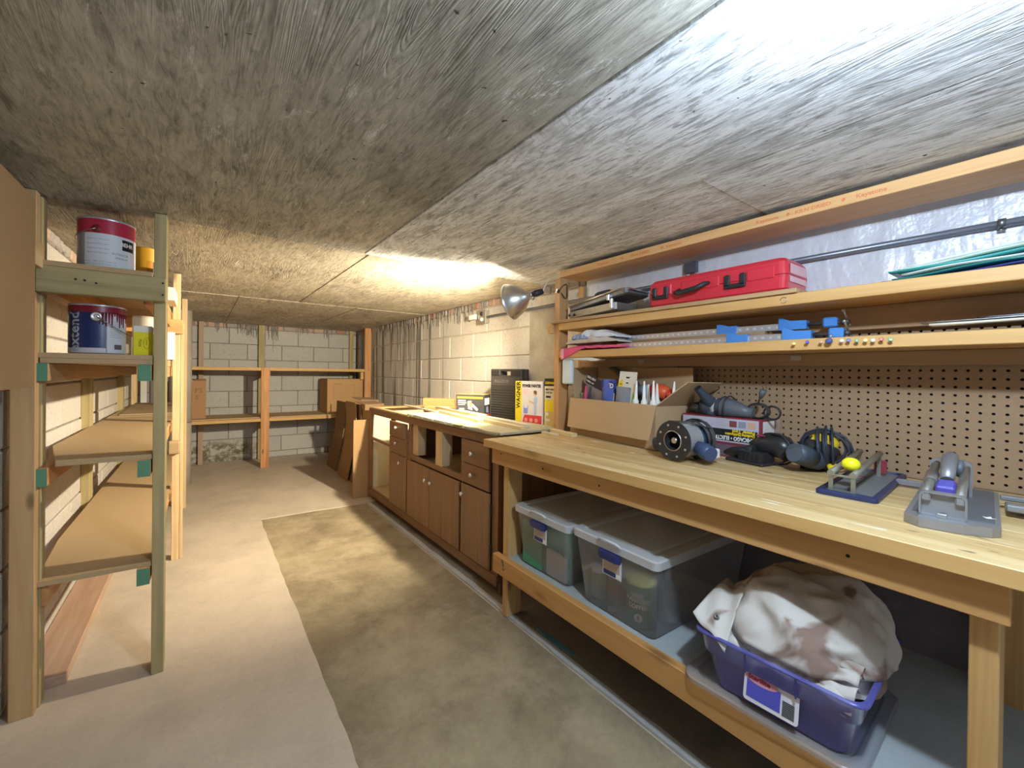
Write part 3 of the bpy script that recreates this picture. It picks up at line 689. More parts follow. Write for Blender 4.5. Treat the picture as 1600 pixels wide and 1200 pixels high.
bx('adapter',1.86,1.8795,2.90,3.00,1.615,1.655,WHITE,eb,.003)
sb=thing('wall_strap','short steel strut bracket fixed high on the silver wall behind the red case','bracket')
bx('strut',1.902,1.911,1.057,1.063,1.47,1.695,STEEL,sb); bx('strut',1.902,1.911,1.098,1.104,1.47,1.695,STEEL,sb); bx('strut_web',1.911,1.913,1.057,1.104,1.47,1.695,DSTEEL,sb); bx('plate',1.895,1.912,1.050,1.112,1.655,1.705,plain((.12,.13,.16),.5,.5),sb,.001)
pc=thing('pipe_clip','dark clip holding the conduit to the near stretch of silver wall','clip')
MB().tube([(1.900,.140,1.6215),(1.900,.156,1.6215)],.0135,14).done('ring',DSTEEL,pc); MB().lathe([(.009,0),(.007,.006),(.003,.008)],8,xf=Matrix.Translation((1.905,.15,1.600)),capb=True,capt=True).done('screw',DSTEEL,pc)

# ================================================================ PAINT SHELF ITEMS
def can(name,label,x,y,z,r,h,body,lidc,cat='paint can',grp=None):
    t=thing(name,label,cat,(x,y,z),0,grp)
    MB().lathe([(r*.97,0),(r,.004),(r,h-.008),(r*1.02,h-.004),(r*1.02,h),(r*.93,h),(r*.90,h-.006)],40,capb=True).done('body',body,t)
    MB().lathe([(r*.92,h-.006),(r*.84,h-.006),(r*.82,h-.002),(.002,h-.002)],32,capt=True).done('lid',lidc,t)
    return t
def wrap(t,name,r,z0,z1,a0,a1,m,n=24):
    """label band round a can, from angle a0 to a1 (degrees, 0 = +X, -90 = towards the near side)"""
    b=MB()
    b.grid(lambda u,v: Vector(((r)*math.cos(R(a0+(a1-a0)*u)),(r)*math.sin(R(a0+(a1-a0)*u)),z0+(z1-z0)*v)),n,1)
    return b.done(name,m,t)
def ctext(t,name,s,size,r,ang,z,m,bold=0,vert=False,sx=1):
    """text bent round a can"""
    cu=bpy.data.curves.new(name,'FONT'); cu.body=s; cu.size=size; cu.extrude=0; cu.offset=bold; cu.resolution_u=2; cu.align_x='CENTER'
    q=bpy.data.objects.new(name,cu); me=bpy.data.meshes.new_from_object(q); bpy.data.objects.remove(q)
    for v in me.vertices:
        x,y=v.co.x*sx,v.co.y
        if vert: x,y=-y,x
        a=R(ang)+x/r; v.co=Vector((r*math.cos(a),r*math.sin(a),z+y))
    me.materials.append(m); o=bpy.data.objects.new(name,me); COL.objects.link(o); o.parent=t; return o
TIN=plain((.6,.6,.58),.3,.9)
c=can('paint_can','white paint can with a crimson top band on the top left shelf','?','?',0,0,0,0,0) if False else None
c=can('paint_can','white paint can with a crimson top band on the top left shelf',-.297,2.155,1.5305,.083,.193,plain((.55,.56,.58),.35,.5),RED)
wrap(c,'top_band',.0835,.135,.187,-190,10,plain((.50,.03,.07),.35)); 
wrap(c,'paper_label',.0834,.006,.134,-128,10,plain((.74,.78,.86),.5))
wrap(c,'badge',.0838,.085,.125,-52,-20,INK)
ctext(c,'lettering','BEHR',.020,.0842,-40,.100,WTXT,.0006)
ctext(c,'lettering','INTERIOR',.012,.0840,-55,.062,plain((.25,.27,.32),.6)); ctext(c,'lettering','PREMIUM',.010,.0840,-52,.048,plain((.25,.27,.32),.6))
for k,z in enumerate((.112,.094,.077,.062,.030,.020)): ctext(c,'small_print','Ready-mixed latex paint' if k<4 else 'net contents 1 gallon (3.79 L) keep from',.0065,.0840,-100,z,plain((.3,.32,.36),.6),sx=1.0)
MB().lathe([(.015,0),(.013,.003),(.004,.004)],16,xf=frame((.083*math.cos(R(-103)),.083*math.sin(R(-103)),.150),(math.cos(R(-103)),math.sin(R(-103)),0)),capt=True).done('ear',plain((.2,.02,.03),.5),c)
hp_=[]
for i in range(13):
    a=R(-103-180*i/12); hp_.append(Vector((.088*math.cos(a),.088*math.sin(a),.150-.03*math.sin(PI*i/12))))
MB().tube(hp_,.0014,6).done('handle',STEEL,c)
c=can('paint_can','orange-yellow tin behind the crimson-banded can on the top left shelf',-.200,2.345,1.5305,.055,.155,plain((.75,.42,.03),.45),YEL)
wrap(c,'stain',.0553,.02,.10,-80,-35,plain((.62,.28,.02),.5))
c=tag(bx('speckled_box',-.160,-.152,2.16,2.40,1.5305,1.60,plain((.75,.75,.72),.6),None,.001),'thin white speckled box edge behind the near left post on the top shelf','box')
c=can('paint_can','blue and white paint can with dark red drips on the second left shelf',-.318,2.135,1.2225,.080,.180,plain((.60,.63,.70),.25,.6),plain((.30,.03,.05),.4))
NAVY=plain((.02,.035,.13),.3)
wrap(c,'blue_label',.0804,.022,.176,-190,-66,NAVY); wrap(c,'white_label',.0804,.004,.150,-64,-5,plain((.70,.74,.82),.45)); wrap(c,'bottom_label',.0803,.004,.021,-190,-66,plain((.6,.62,.68),.45))
wrap(c,'red_spill',.0807,.150,.179,-175,0,plain((.22,.015,.03),.35))
b=MB(); rr=random.Random(5)
for i in range(13):
    a=R(-85+i*6.3); ln=rr.uniform(.01,.055)
    b.tube([Vector((.0806*math.cos(a),.0806*math.sin(a),.152)),Vector((.0806*math.cos(a),.0806*math.sin(a),.152-ln))],[.004,.0018],6)
b.done('red_drips',plain((.22,.015,.03),.35),c,kind='stuff')
ctext(c,'lettering','extend',.052,.0808,-120,.078,plain((.42,.50,.62),.4),.001,vert=True)
wrap(c,'bar_code',.0809,.018,.036,-48,-28,plain((.12,.12,.14),.6))
ea=frame((.0815*math.cos(R(-85)),.0815*math.sin(R(-85)),.135),(math.cos(R(-85)),math.sin(R(-85)),0))
MB().lathe([(.016,0),(.016,.004),(.011,.006),(.010,.004),(.005,.004),(.004,.008)],20,xf=ea,capt=True).done('ear',plain((.7,.72,.75),.25,.7),c)
MB().tube([(.008,-.092,.135),(.04,-.088,.112),(.075,-.06,.085),(.10,-.02,.070)],.0016,6).done('handle',DSTEEL,c)
for i in range(12): wrap(c,'print_line',.0808,.062+.007*i,.064+.007*i,-58,-28,plain((.45,.48,.55),.6)) if i<9 else None
c=can('paint_can','pale beige tin with a red-stained white top beside the yellow box',-.196,2.255,1.2225,.036,.165,plain((.72,.56,.42),.5),plain((.8,.76,.68),.5))
wrap(c,'white_band',.0363,.10,.162,-200,20,plain((.78,.74,.66),.5)); wrap(c,'red_stain',.0365,.085,.103,-130,-40,plain((.30,.03,.05),.4))
yb=thing('paint_box','bright yellow paint box with white top edge on the second left shelf','box',(-.180,2.085,1.2225))
bx('carton',-.030,.026,-.010,.05,0,.088,plain((.92,.82,.01),.5),yb,.001); bx('lid',-.030,.026,-.010,.05,.088,.112,plain((.85,.83,.75),.5),yb,.001)
MB().tube([(.010+.010*math.cos(a*PI/8),-.0104,.046+.021*math.sin(a*PI/8)) for a in range(16)],.0008,5,closed=True).done('oval_print',plain((.5,.3,.0),.6),yb)
text('lettering','Paint',.014,(-.014,-.0106,.060),(0,0,-1),(1,0,0),plain((.4,.3,0),.6),yb,.0003,.0002)
text('lettering','minwax',.007,(.0075,-.0106,.060),(0,0,-1),(1,0,0),plain((.5,.3,0),.6),yb,.0002,.0002)
tag(bx('white_sheet',-.160,-.118,2.9,2.93,1.2225,1.375,plain((.8,.79,.76),.6),None,.001),'white board standing behind the second left post, second tier','panel')
tag(bx('paper_stack',-.150,-.112,2.75,3.02,1.5305,1.60,plain((.75,.70,.62),.7),None,.002),'small stack of pale papers beyond the near post on the top tier','papers')
tag(bx('dark_jug',-.25,-.19,2.75,2.87,1.2225,1.33,wood(2,(.62,.36,.15),(.5,.26,.1)),None,.003),'brown block box behind the yellow paint box on the second tier','box')

# ================================================================ BOXES ON THE REAR SHELF
def carton(name,label,loc,rz,w,d,h,c=(.47,.29,.14),open_top=False):
    t=thing(name,label,'cardboard box',loc,rz)
    K=cardboard(c)
    b=MB(); tt=.004
    b.box(-w/2,w/2,0,tt,0,h,.001); b.box(-w/2,w/2,d-tt,d,0,h,.001); b.box(-w/2,-w/2+tt,tt,d-tt,0,h); b.box(w/2-tt,w/2,tt,d-tt,0,h); b.box(-w/2,w/2,0,d,0,tt)
    b.done('body',K,t)
    if not open_top:
        MB().box(-w/2,w/2,0,d/2-.001,h,h+.004).done('flap',K,t); MB().box(-w/2,w/2,d/2+.001,d,h,h+.004).done('flap',K,t)
    return t
c=carton('moving_carton','large brown moving carton on the right of the rear shelf',(1.615,5.735,.6075),0,.475,.42,.455,(.50,.31,.15))
LINE=plain((.24,.15,.08),.7)
for i in range(7): bx('ruled_line',-.16,.06,-.0012,-.0004,.20+.026*i,.2015+.026*i,LINE,c)
bx('ruled_line',-.16,-.158,-.0012,-.0004,.16,.38,LINE,c); bx('ruled_line',.12,.122,-.0012,-.0004,.10,.38,LINE,c); bx('ruled_line',-.16,.12,-.0012,-.0004,.378,.38,LINE,c)
text('lettering','CONTENTS',.02,(-.155,-.001,.385),(1,0,0),(0,0,1),LINE,c,.0002,.0002)
c=carton('moving_carton','reddish-brown carton with lettering on the left of the rear shelf',(-.075,5.74,.6075),0,.26,.35,.445,(.42,.24,.13))
text('lettering','PS',.075,(.025,-.001,.30),(1,0,0),(0,0,1),LINE,c,.001,.0002); text('lettering','S',.075,(.03,-.001,.22),(1,0,0),(0,0,1),LINE,c,.001,.0002)
MB().box(.02,.13,-.02,.001,.440,.452).done('flap',cardboard((.26,.16,.09)),c)

# ================================================================ FLATTENED CARTONS LEANING BY THE CABINET
def leaning(name,label,y0,y1,xb,xt,z1,bulge,c=(.40,.25,.125),grp=None,th=.012,hang=0):
    b=MB()
    n=12
    def fn(u,v,off):
        s=v; x=xb+(xt-xb)*s-bulge*math.sin(PI*s)*(.5+.5*s)+off
        return Vector((x,y0+(y1-y0)*u+hang*s,.001+z1*s))
    V=[[ [b.b.verts.new(fn(i/4,j/n,o)) for j in range(n+1)] for i in range(5)] for o in (0,th)]
    for i in range(4):
        for j in range(n):
            b.b.faces.new((V[0][i][j],V[0][i+1][j],V[0][i+1][j+1],V[0][i][j+1])); b.b.faces.new((V[1][i][j],V[1][i][j+1],V[1][i+1][j+1],V[1][i+1][j]))
    for i in range(4):
        b.b.faces.new((V[0][i][0],V[1][i][0],V[1][i+1][0],V[0][i+1][0])); b.b.faces.new((V[0][i][n],V[0][i+1][n],V[1][i+1][n],V[1][i][n]))
    for j in range(n):
        b.b.faces.new((V[0][0][j],V[0][0][j+1],V[1][0][j+1],V[1][0][j])); b.b.faces.new((V[0][4][j],V[1][4][j],V[1][4][j+1],V[0][4][j+1]))
    o=b.done(name,cardboard(c)); tag(o,label,'cardboard',grp); return o
leaning('flat_carton','tall narrow flattened carton leaning outermost beside the cabinet end',4.50,4.86,1.285,1.37,.83,-.045,(.42,.26,.13))
leaning('flat_carton','second flattened carton, curved, behind the outermost one',4.43,4.80,1.320,1.41,.81,-.04,(.33,.2,.11))
leaning('flat_carton','dark flattened carton at the back of the leaning stack near the rear shelf',5.02,5.42,1.30,1.42,.80,-.03,(.27,.17,.09))
leaning('flat_carton','pale-topped flattened carton just behind the front upright one',4.06,4.40,1.36,1.42,.80,-.02,(.52,.33,.17))
t=thing('folded_carton','folded brown carton standing upright against the cabinet end','cardboard box',(1.245,3.835,0))
bx('panel',-.090,.072,.001,.012,.001,.722,cardboard((.43,.265,.125)),t,.001); bx('panel',-.085,.068,.030,.040,.001,.70,cardboard((.36,.22,.11)),t,.001); bx('side_panel',.060,.072,.012,.20,.001,.715,cardboard((.40,.25,.12)),t,.001)
for i,(x,y,z,s_) in enumerate(((1.46,4.30,.842,.0),(1.66,4.10,.800,.05),(1.52,4.62,.865,.05))):
    tag(MB().box(-.11,.11,-.10,.10,-.004,.004).box(-.11,.11,-.104,-.096,-.055,.0).done('carton_flap',cardboard((.34,.22,.13) if i!=1 else (.5,.33,.18)),loc=(x,y,z),rot=(.10,s_,.2)),('dark flattened carton lying over the leaning stack','buff flattened carton with folded edge above the cabinet end','flattened carton lying over the far end of the leaning stack')[i],'cardboard')
st=carton('support_carton','hidden brown carton standing behind the leaning cartons against the wall',(1.66,4.02,0),0,.42,.8,.74,(.36,.23,.12))

# ================================================================ ON THE CABINET TOP
def stick(p,q,w,h,m,label,name='wood_strip',cat='wood strip',grp=None,z=None):
    p=Vector(p); q=Vector(q); d=q-p; Ln=d.length; a=math.atan2(d.y,d.x)
    o=MB().box(-w/2,w/2,-Ln/2,Ln/2,0,h,.001).done(name,m,None,(p+q)/2,rz=a-PI/2); return tag(o,label,cat,grp)
ZS=.8625
PL=wood(1,(.80,.66,.40),(.68,.50,.25)); PW=wood(1,(.86,.80,.66),(.76,.66,.48))
stick((1.531,3.55,.862),(1.489,2.843,ZS),.022,.012,PW,'thin pale strip lying across the open top of the cabinet frame')
stick((1.53,2.90,ZS),(1.43,2.15,ZS),.040,.018,PL,'yellow pine strip on the carpet offcut, nearest the aisle')
stick((1.62,3.05,.8635),(1.54,2.30,.8635),.070,.030,PL,'thicker pine board on the cabinet top beside the yellow strip')
stick((1.50,2.42,.8627),(1.44,1.747,.8627),.030,.018,PL,'long light strip ending near the bench, front one of the pair')
stick((1.56,2.28,.863),(1.515,1.80,.863),.032,.022,PW,'long whitish strip behind the light strip near the bench')
stick((1.533,1.690,.8455),(1.528,1.58,.8455),.028,.012,PL,'short pine offcut on the far corner of the bench top')
stick((1.575,1.560,.8455),(1.560,1.69,.8455),.035,.018,PL,'short pine offcut at the foot of the hutch upright') if False else None
stick((1.605,1.695,.8455),(1.575,1.50,.8455),.036,.020,PL,'short pine offcut between the hutch upright and the open carton')
t=thing('wood_block_pair','two orange-brown wood offcuts stacked against the wall on the cabinet','wood offcut',(1.67,3.14,.845),R(-47))
bx('block',-.13,.14,-.03,.035,0.0,.045,cedar(0),t,.002); bx('block',-.145,.135,-.022,.045,.0455,.105,wood(0,(.58,.30,.12),(.45,.21,.07)),t,.002)
# sander box: dark printed carton
t=thing('tool_box_carton','dark printed power tool carton with an orange top edge on the cabinet','box',(1.69,2.50,.8455),R(125.6))
W_,D_,H_=.222,.130,.165
bx('carton',0,W_,-D_,0,0,H_,plain((.045,.045,.05),.5),t,.001)
T=t
def face_rect(parent,name,x0,x1,z0,z1,m,y=.0006): return bx(name,x0,x1,-.0001+y-.0003,y,z0,z1,m,parent)
# local +Y face looks to the aisle
face_rect(T,'orange_band',.01,W_-.01,.135,.150,plain((.85,.32,.04),.5),.0008)
OR=plain((.80,.45,.06),.5)
MB().prism([(.09,.05),(.125,.06),(.13,.115),(.10,.12)],.0004,.0010,1).done('picture',plain((.55,.53,.60),.5),T); MB().prism([(.055,.045),(.10,.085),(.09,.10),(.045,.06)],.0010,.0014,1).done('picture',plain((.6,.56,.66),.5),T); MB().prism([(.095,.075),(.115,.078),(.115,.11),(.098,.108)],.0012,.0018,1).done('picture',OR,T)
for i,(a_,b_,z_) in enumerate(((.145,.205,.115),(.140,.205,.10),(.150,.205,.088),(.155,.195,.06),(.155,.200,.05),(.155,.190,.04))): face_rect(T,'print_line',a_,b_,z_,z_+(.008 if i<2 else .003),WTXT,.0009)
bx('orange_top',0.005,W_-.005,-D_+.005,-.005,H_,H_+.0008,plain((.78,.40,.10),.6),T)
bx('white_panel',-.0008,-.0002,-D_+.015,-.012,.09,.14,WTXT,T); bx('red_strip',-.0010,-.0002,-D_,0,0,.022,plain((.75,.10,.05),.5),T)
MB().prism([(-.10,.03),(-.05,.035),(-.045,.075),(-.08,.08)],-.0010,-.0002,0).done('picture',plain((.25,.32,.45),.5),T)
# black blow-moulded case
t=thing('tool_case','black ribbed plastic tool case standing upright on the cabinet','case',(1.775,2.36,.8455),R(-80))
KB=plain((.035,.033,.033),.5)
CW,CH_,CD=.300,.355,.085
b=MB(); b.box(-CW/2,CW/2,0,CD*.48,0,CH_-.045,.006); b.box(-CW/2,-.055,0,CD*.48,CH_-.05,CH_,.006); b.box(.045,CW/2,0,CD*.48,CH_-.05,CH_,.006); b.box(-CW/2+.01,CW/2-.01,0.004,CD*.48,CH_-.018,CH_,.005)
b.done('front_shell',KB,t)
b=MB(); b.box(-CW/2,CW/2,CD*.52,CD,0,CH_-.045,.006); b.box(-CW/2,-.055,CD*.52,CD,CH_-.05,CH_,.006); b.box(.045,CW/2,CD*.52,CD,CH_-.05,CH_,.006)
b.done('rear_shell',KB,t)
b=MB()
for i in range(12): b.box(-CW/2+.012,CW/2-.012,-.004,.001,.012+.0175*i,.019+.0175*i,.0015)
for i in range(3): b.box(-CW/2+.012,-.06,-.004,.001,CH_-.04+.012*i,CH_-.034+.012*i,.001); b.box(.05,CW/2-.012,-.004,.001,CH_-.04+.012*i,CH_-.034+.012*i,.001)
b.done('ribs',KB,t)
bx('name_panel',-CW/2+.012,CW/2-.012,-.003,.0,.235,.300,plain((.05,.045,.045),.55),t,.001); text('lettering','INGCO M',.032,(-.105,-.0035,.255),(1,0,0),(0,0,1),plain((.12,.11,.11),.4),t,.0005,.001)
# paint sprayer box
t=thing('paint_sprayer_box','white and yellow paint sprayer box with a red foot panel','box',(1.690,2.135,.8455),R(-77.4))
W_=.216
bx('carton',0,W_,0,.070,0,.275,plain((.80,.76,.76),.5),t,.001)
bx('yellow_strip',.0,.052,-.0006,-.0001,0.0,.274,plain((.90,.72,.02),.5),t)
text('lettering','WAGNER',.043,(.039,-.0012,.100),(0,0,1),(-1,0,0),INK,t,.0012,.0002,.92)
text('lettering','POWER PAINTER',.026,(.058,-.0008,.238),(1,0,0),(0,0,1),INK,t,.0012,.0002,.72)
MB().prism([(.055,.0),(W_-.006,.0),(W_-.006,.062),(.075,.062)],-.0007,-.0001,1).done('red_panel',plain((.78,.06,.06),.5),t)
for i in range(3): MB().lathe([(.013,0),(.013,.0003)],16,xf=Matrix.Translation((.088+.04*i,-.0007,.03))@Matrix.Rotation(PI/2,4,'X'),capt=True).done('medallion',plain((.85,.35,.3),.5),t)
SK=plain((.75,.48,.36),.6); BLU=plain((.45,.58,.80),.6)
MB().prism([(.152,.065),(.168,.065),(.170,.13),(.178,.17),(.160,.185),(.148,.16),(.150,.12)],-.0007,-.0001,1).done('picture',BLU,t)
MB().prism([(.148,.185),(.165,.183),(.170,.200),(.160,.212),(.146,.206)],-.0009,-.0001,1).done('picture',SK,t); MB().prism([(.148,.200),(.170,.192),(.172,.212),(.160,.220),(.146,.215)],-.0010,-.0001,1).done('picture',plain((.22,.10,.05),.6),t)
MB().prism([(.110,.145),(.150,.130),(.150,.142),(.112,.155)],-.0008,-.0001,1).done('picture',SK,t)
MB().prism([(.070,.070),(.100,.070),(.104,.120),(.066,.120)],-.0007,-.0001,1).done('picture',plain((.25,.30,.75),.5),t); MB().prism([(.072,.105),(.098,.105),(.100,.124),(.070,.124)],-.0009,-.0001,1).done('picture',plain((.75,.8,.9),.5),t)
for i in range(4): bx('print_line',.060,.105,-.0005,-.0001,.19+.010*i,.194+.010*i,plain((.85,.55,.6),.6),t)
# yellow tool box
t=thing('yellow_tool_box','yellow and black tool box between the sprayer box and the upright','box',(1.735,1.905,.8455),R(-76))
bx('carton',0,.115,0,.085,0,.295,plain((.70,.55,.22),.5),t,.001)
bx('black_top',-.0006,.1156,-.0006,.0856,.250,.2956,plain((.03,.03,.03),.5),t); bx('white_band',.002,.113,-.0006,-.0001,.165,.248,plain((.74,.68,.55),.5),t); bx('yellow_band',.002,.113,-.0006,-.0001,.095,.163,plain((.85,.66,.03),.5),t)
text('lettering','DEWALT',.020,(.006,-.0012,.262),(1,0,0),(0,0,1),YEL,t,.0008,.0002); text('lettering','BELT SAND',.014,(.008,-.0012,.225),(1,0,0),(0,0,1),INK,t,.0006,.0002); text('lettering','DW 431',.014,(.008,-.0012,.205),(1,0,0),(0,0,1),INK,t,.0006,.0002); bx('dark_tab',.010,.045,-.0008,-.0001,.178,.190,INK,t)
MB().prism([(.070,.02),(.100,.025),(.105,.10),(.085,.14),(.075,.09)],-.0008,-.0001,1).done('picture',plain((.25,.25,.22),.5),t); bx('white_tab',.010,.040,-.0008,-.0001,.035,.050,WTXT,t); bx('white_tab',.010,.030,-.0008,-.0001,.07,.088,WTXT,t)
# small items behind the upright
tag(bx('small_wood_box',1.765,1.80,1.60,1.69,.8455,.985,CZ,None,.002),'narrow brown wooden box behind the foot of the upright','box')
tag(bx('grey_carton',1.745,1.85,1.585,1.695,.9855,1.050,plain((.55,.54,.50),.7),None,.002),'small pale grey box on the narrow wooden box behind the upright','box')

# ================================================================ OPEN CARTON WITH SUPPLIES
oc=thing('open_carton','open brown carton of supplies with raised flaps on the bench','cardboard box',(1.640,1.345,.8455),R(-98.5))
K1=cardboard((.55,.38,.21)); K2=cardboard((.50,.34,.19)); w2=.295; dd=.235; hh=.195
b=MB(); b.box(-w2,w2,0,.004,0,hh); b.box(-w2,w2,dd-.004,dd,0,hh); b.box(-w2,-w2+.004,.004,dd-.004,0,hh); b.box(w2-.004,w2,.004,dd-.004,0,hh); b.box(-w2,w2,0,dd,0,.004); b.done('body',K2,oc)
def sheet(b,P,th=.004):
    P=[Vector(p) for p in P]; n=(P[1]-P[0]).cross(P[3]-P[0]).normalized()*th
    v0=[b.b.verts.new(p) for p in P]; v1=[b.b.verts.new(p+n) for p in P]
    b.b.faces.new(v0); b.b.faces.new(v1[::-1])
    for i in range(4): b.b.faces.new((v0[i],v1[i],v1[(i+1)%4],v0[(i+1)%4]))
b=MB(); sheet(b,[(-w2,-.001,hh),(w2,-.001,hh),(w2-.004,-.038,.045),(-w2+.012,-.030,.038)]); b.done('front_flap',K1,oc)
b=MB(); sheet(b,[(w2,.001,hh),(w2,dd-.001,hh),(w2+.106,dd+.045,hh+.100),(w2+.114,.050,hh+.103)]); b.done('side_flap',K2,oc)
b=MB(); sheet(b,[(-w2,dd,hh),(w2,dd,hh),(w2-.01,dd+.010,hh+.165),(-w2+.01,dd+.010,hh+.165)]); b.done('rear_flap',K1,oc)
b=MB(); 
n=8
for i in range(n):
    a0,a1=i/n,(i+1)/n
    f=lambda s:(-w2-.012*math.sin(PI*s)-.02*s,hh+.165*s)
    (xa,za),(xb_,zb_)=f(a0),f(a1)
    sheet(b,[(xa,.02,za),(xa,dd-.01,za),(xb_,dd-.02,zb_),(xb_,.03,zb_)],.003)
b.done('side_flap',K1,oc)
tag(bx('flat_cardboard',1.886,1.8945,1.135,1.62,.8455,1.216,K1,None,.001),'flat cardboard sheet standing behind the open carton against the pegboard','cardboard')
OM=Matrix.Translation((1.640,1.345,.8455))@Matrix.Rotation(R(-98.5),4,'Z')
def inbox(name,label,cat,loc,rot=(0,0,0),grp=None):
    t=thing(name,label,cat); t.matrix_world=OM@Matrix.Translation(loc)@(Matrix.Rotation(rot[2],4,'Z')@Matrix.Rotation(rot[1],4,'Y')@Matrix.Rotation(rot[0],4,'X')); 
    if grp: t['group']=grp
    return t
t=inbox('blister_pack','clear pack of pink-handled tools under a black header card in the carton','packet',(-.215,.05,.155),(0,.34,.05))
bx('header_card',-.055,.115,-.002,.0,.115,.165,plain((.03,.02,.025),.5),t,.0003); bx('bag',-.045,.105,-.006,.006,.0,.114,m_clear('bag_clear',(.55,.52,.55),.55),t,.004)
MB().tube([(-.01,-.008,.0),(-.02,-.009,.05),(-.035,-.008,.10)],[.008,.010,.005],8).done('handle',plain((.75,.10,.22),.4),t); MB().tube([(.02,-.008,.0),(.012,-.009,.05),(.0,-.008,.11)],[.007,.008,.004],8).done('handle',DK,t)
text('lettering','BRUSH',.018,(-.050,-.0026,.145),(1,0,0),(0,0,1),WTXT,t,.0004,.0002,1.2); text('lettering','Utility set',.015,(-.050,-.0026,.125),(1,0,0),(0,0,1),WTXT,t,.0003,.0002)
t=inbox('blue_packet','blue plastic packet with white lettering in the open carton','packet',(-.065,.06,.135),(0,.05,0))
b=MB(); b.grid(lambda u,v: Vector((-.042+.084*u+.006*math.sin(v*3),-.012-.018*math.sin(PI*u)*(.5+.5*math.sin(PI*v)),.005+.16*v)),12,12); b.grid(lambda u,v: Vector((-.042+.084*u+.006*math.sin(v*3),.006,.005+.16*v)),12,12); b.done('bag',plain((.10,.16,.52),.3),t)
bx('top_band',-.040,.042,-.020,.0,.115,.163,plain((.03,.05,.30),.35),t,.006); text('lettering','LED',.032,(-.002,-.0206,.125),(1,0,0),(0,0,1),WTXT,t,.001,.0002); bx('side_tab',.030,.050,-.012,-.006,.02,.10,pale(2),t,.001)
t=inbox('shop_bag_pack','white carded grey fabric bag with a bright green edge in the carton','packet',(.060,.045,.115),(-.06,.05,0))
MB().prism([(-.062,0),(.068,0),(.062,.225),(-.048,.225)],-.002,0,1).done('card',plain((.78,.77,.70),.5),t)
b=MB(); b.grid(lambda u,v: Vector((-.060+.095*u,-.004-.016*math.sin(PI*u)*math.sin(PI*min(1,v*1.1))-.003*noise.noise(Vector((u*6,v*6,0))),.005+.145*v)),14,14); b.done('grey_bag',plain((.26,.29,.34),.6),t)
MB().prism([(.040,.0),(.067,0),(.064,.10),(.048,.13)],-.0028,-.0021,1).done('green_edge',plain((.20,.75,.08),.5),t); MB().prism([(-.054,.15),(-.02,.15),(-.022,.19),(-.050,.172)],-.0028,-.0021,1).done('yellow_patch',plain((.9,.7,.1),.5),t)
MB().prism([(-.008,.20),(.022,.20),(.015,.193),(.0,.193)],-.0028,-.0021,1).done('hang_hole',INK,t); MB().prism([(-.006,.168),(.018,.168),(.006,.175)],-.0028,-.0021,1).done('hang_hole',INK,t); text('lettering','3M',.014,(-.045,-.0032,.158),(1,0,0),(0,0,1),plain((.5,.35,0),.6),t,.0003,.0002)
t=inbox('heat_gun','orange and black hand tool lying behind the white nozzles','tool',(.19,.165,.215))
MB().tube([(-.13,0,.03),(-.06,0,.035)],[.03,.03],16).done('blue_sleeve',plain((.35,.5,.75),.5),t); MB().tube([(-.06,0,.035),(-.01,0,.032),(.03,0,.02)],[.034,.036,.028],16).done('housing',plain((.80,.12,.04),.4),t); MB().tube([(.02,0,.015),(.05,.0,-.03)],[.022,.016],12).done('handle',BLACK,t); MB().tube([(.02,0,.022),(.09,0,.0)],[.018,.022],12).done('nose',plain((.78,.15,.08),.4),t)
t=inbox('black_handle','dark handle sticking up behind the packets in the carton','tool',(-.06,.185,.22))
MB().tube([(-.13,.0,.14),(-.09,0,.135),(-.02,0,.09),(.05,.0,.055),(.10,0,.0),(.10,0,-.17)],[.006,.012,.022,.026,.018,.012],12).done('grip',plain((.07,.075,.085),.45),t)
NZ=plain((.86,.88,.84),.35)
def nozzle(x,y,h,tilt,lab):
    t=inbox('caulk_nozzle',lab,'nozzle',(x,y,.160),(0,tilt,0),'white nozzles standing in the open carton')
    MB().lathe([(.013,0),(.014,.045),(.0105,.050),(.0085,.055),(.0035,.05+h),(.002,.052+h)],14,capb=True,capt=True).done('cone',NZ,t)
    MB().lathe([(.020,-.14),(.021,.028),(.015,.034)],16,capb=True,capt=True).done('cartridge',plain((.78,.80,.76),.4),t)
for x,y,h,tl,lb in ((.145,.035,.085,.05,'leftmost white caulk nozzle in the carton'),(.175,.085,.070,0,'second white caulk nozzle from the left'),(.197,.035,.085,0,'third white caulk nozzle from the left'),(.228,.085,.075,-.03,'third white caulk nozzle from the right'),(.250,.035,.088,0,'second white caulk nozzle from the right'),(.272,.13,.085,.06,'rightmost white caulk nozzle, beside the raised flap')): nozzle(x,y,h,tl,lb)
t=inbox('white_cup','translucent white plastic cup at the left end of the carton','cup',(-.262,.08,.10)); MB().lathe([(.022,0),(.030,.12),(.031,.122),(.029,.12)],20,capb=True).done('cup_wall',m_clear('cup_clear',(.8,.82,.84),.75),t)
# white bracket under the middle shelf
t=thing('white_bracket','white plastic hook bracket hanging under the middle shelf by the upright','bracket')
MB().prism([(1.672,1.2575),(1.672,1.250),(1.60,1.250),(1.52,1.243),(1.46,1.243),(1.43,1.250),(1.46,1.2575)],1.650,1.672,0).done('arm',plain((.72,.78,.74),.4),t)
MB().prism([(1.430,1.250),(1.50,1.246),(1.46,1.238),(1.42,1.240),(1.395,1.246)],1.645,1.685,0).done('tip',plain((.74,.78,.70),.4),t)
b=MB(); b.box(1.648,1.674,1.600,1.672,1.115,1.2495,.012,seg=3); b.done('blade',plain((.66,.78,.80),.35),t)
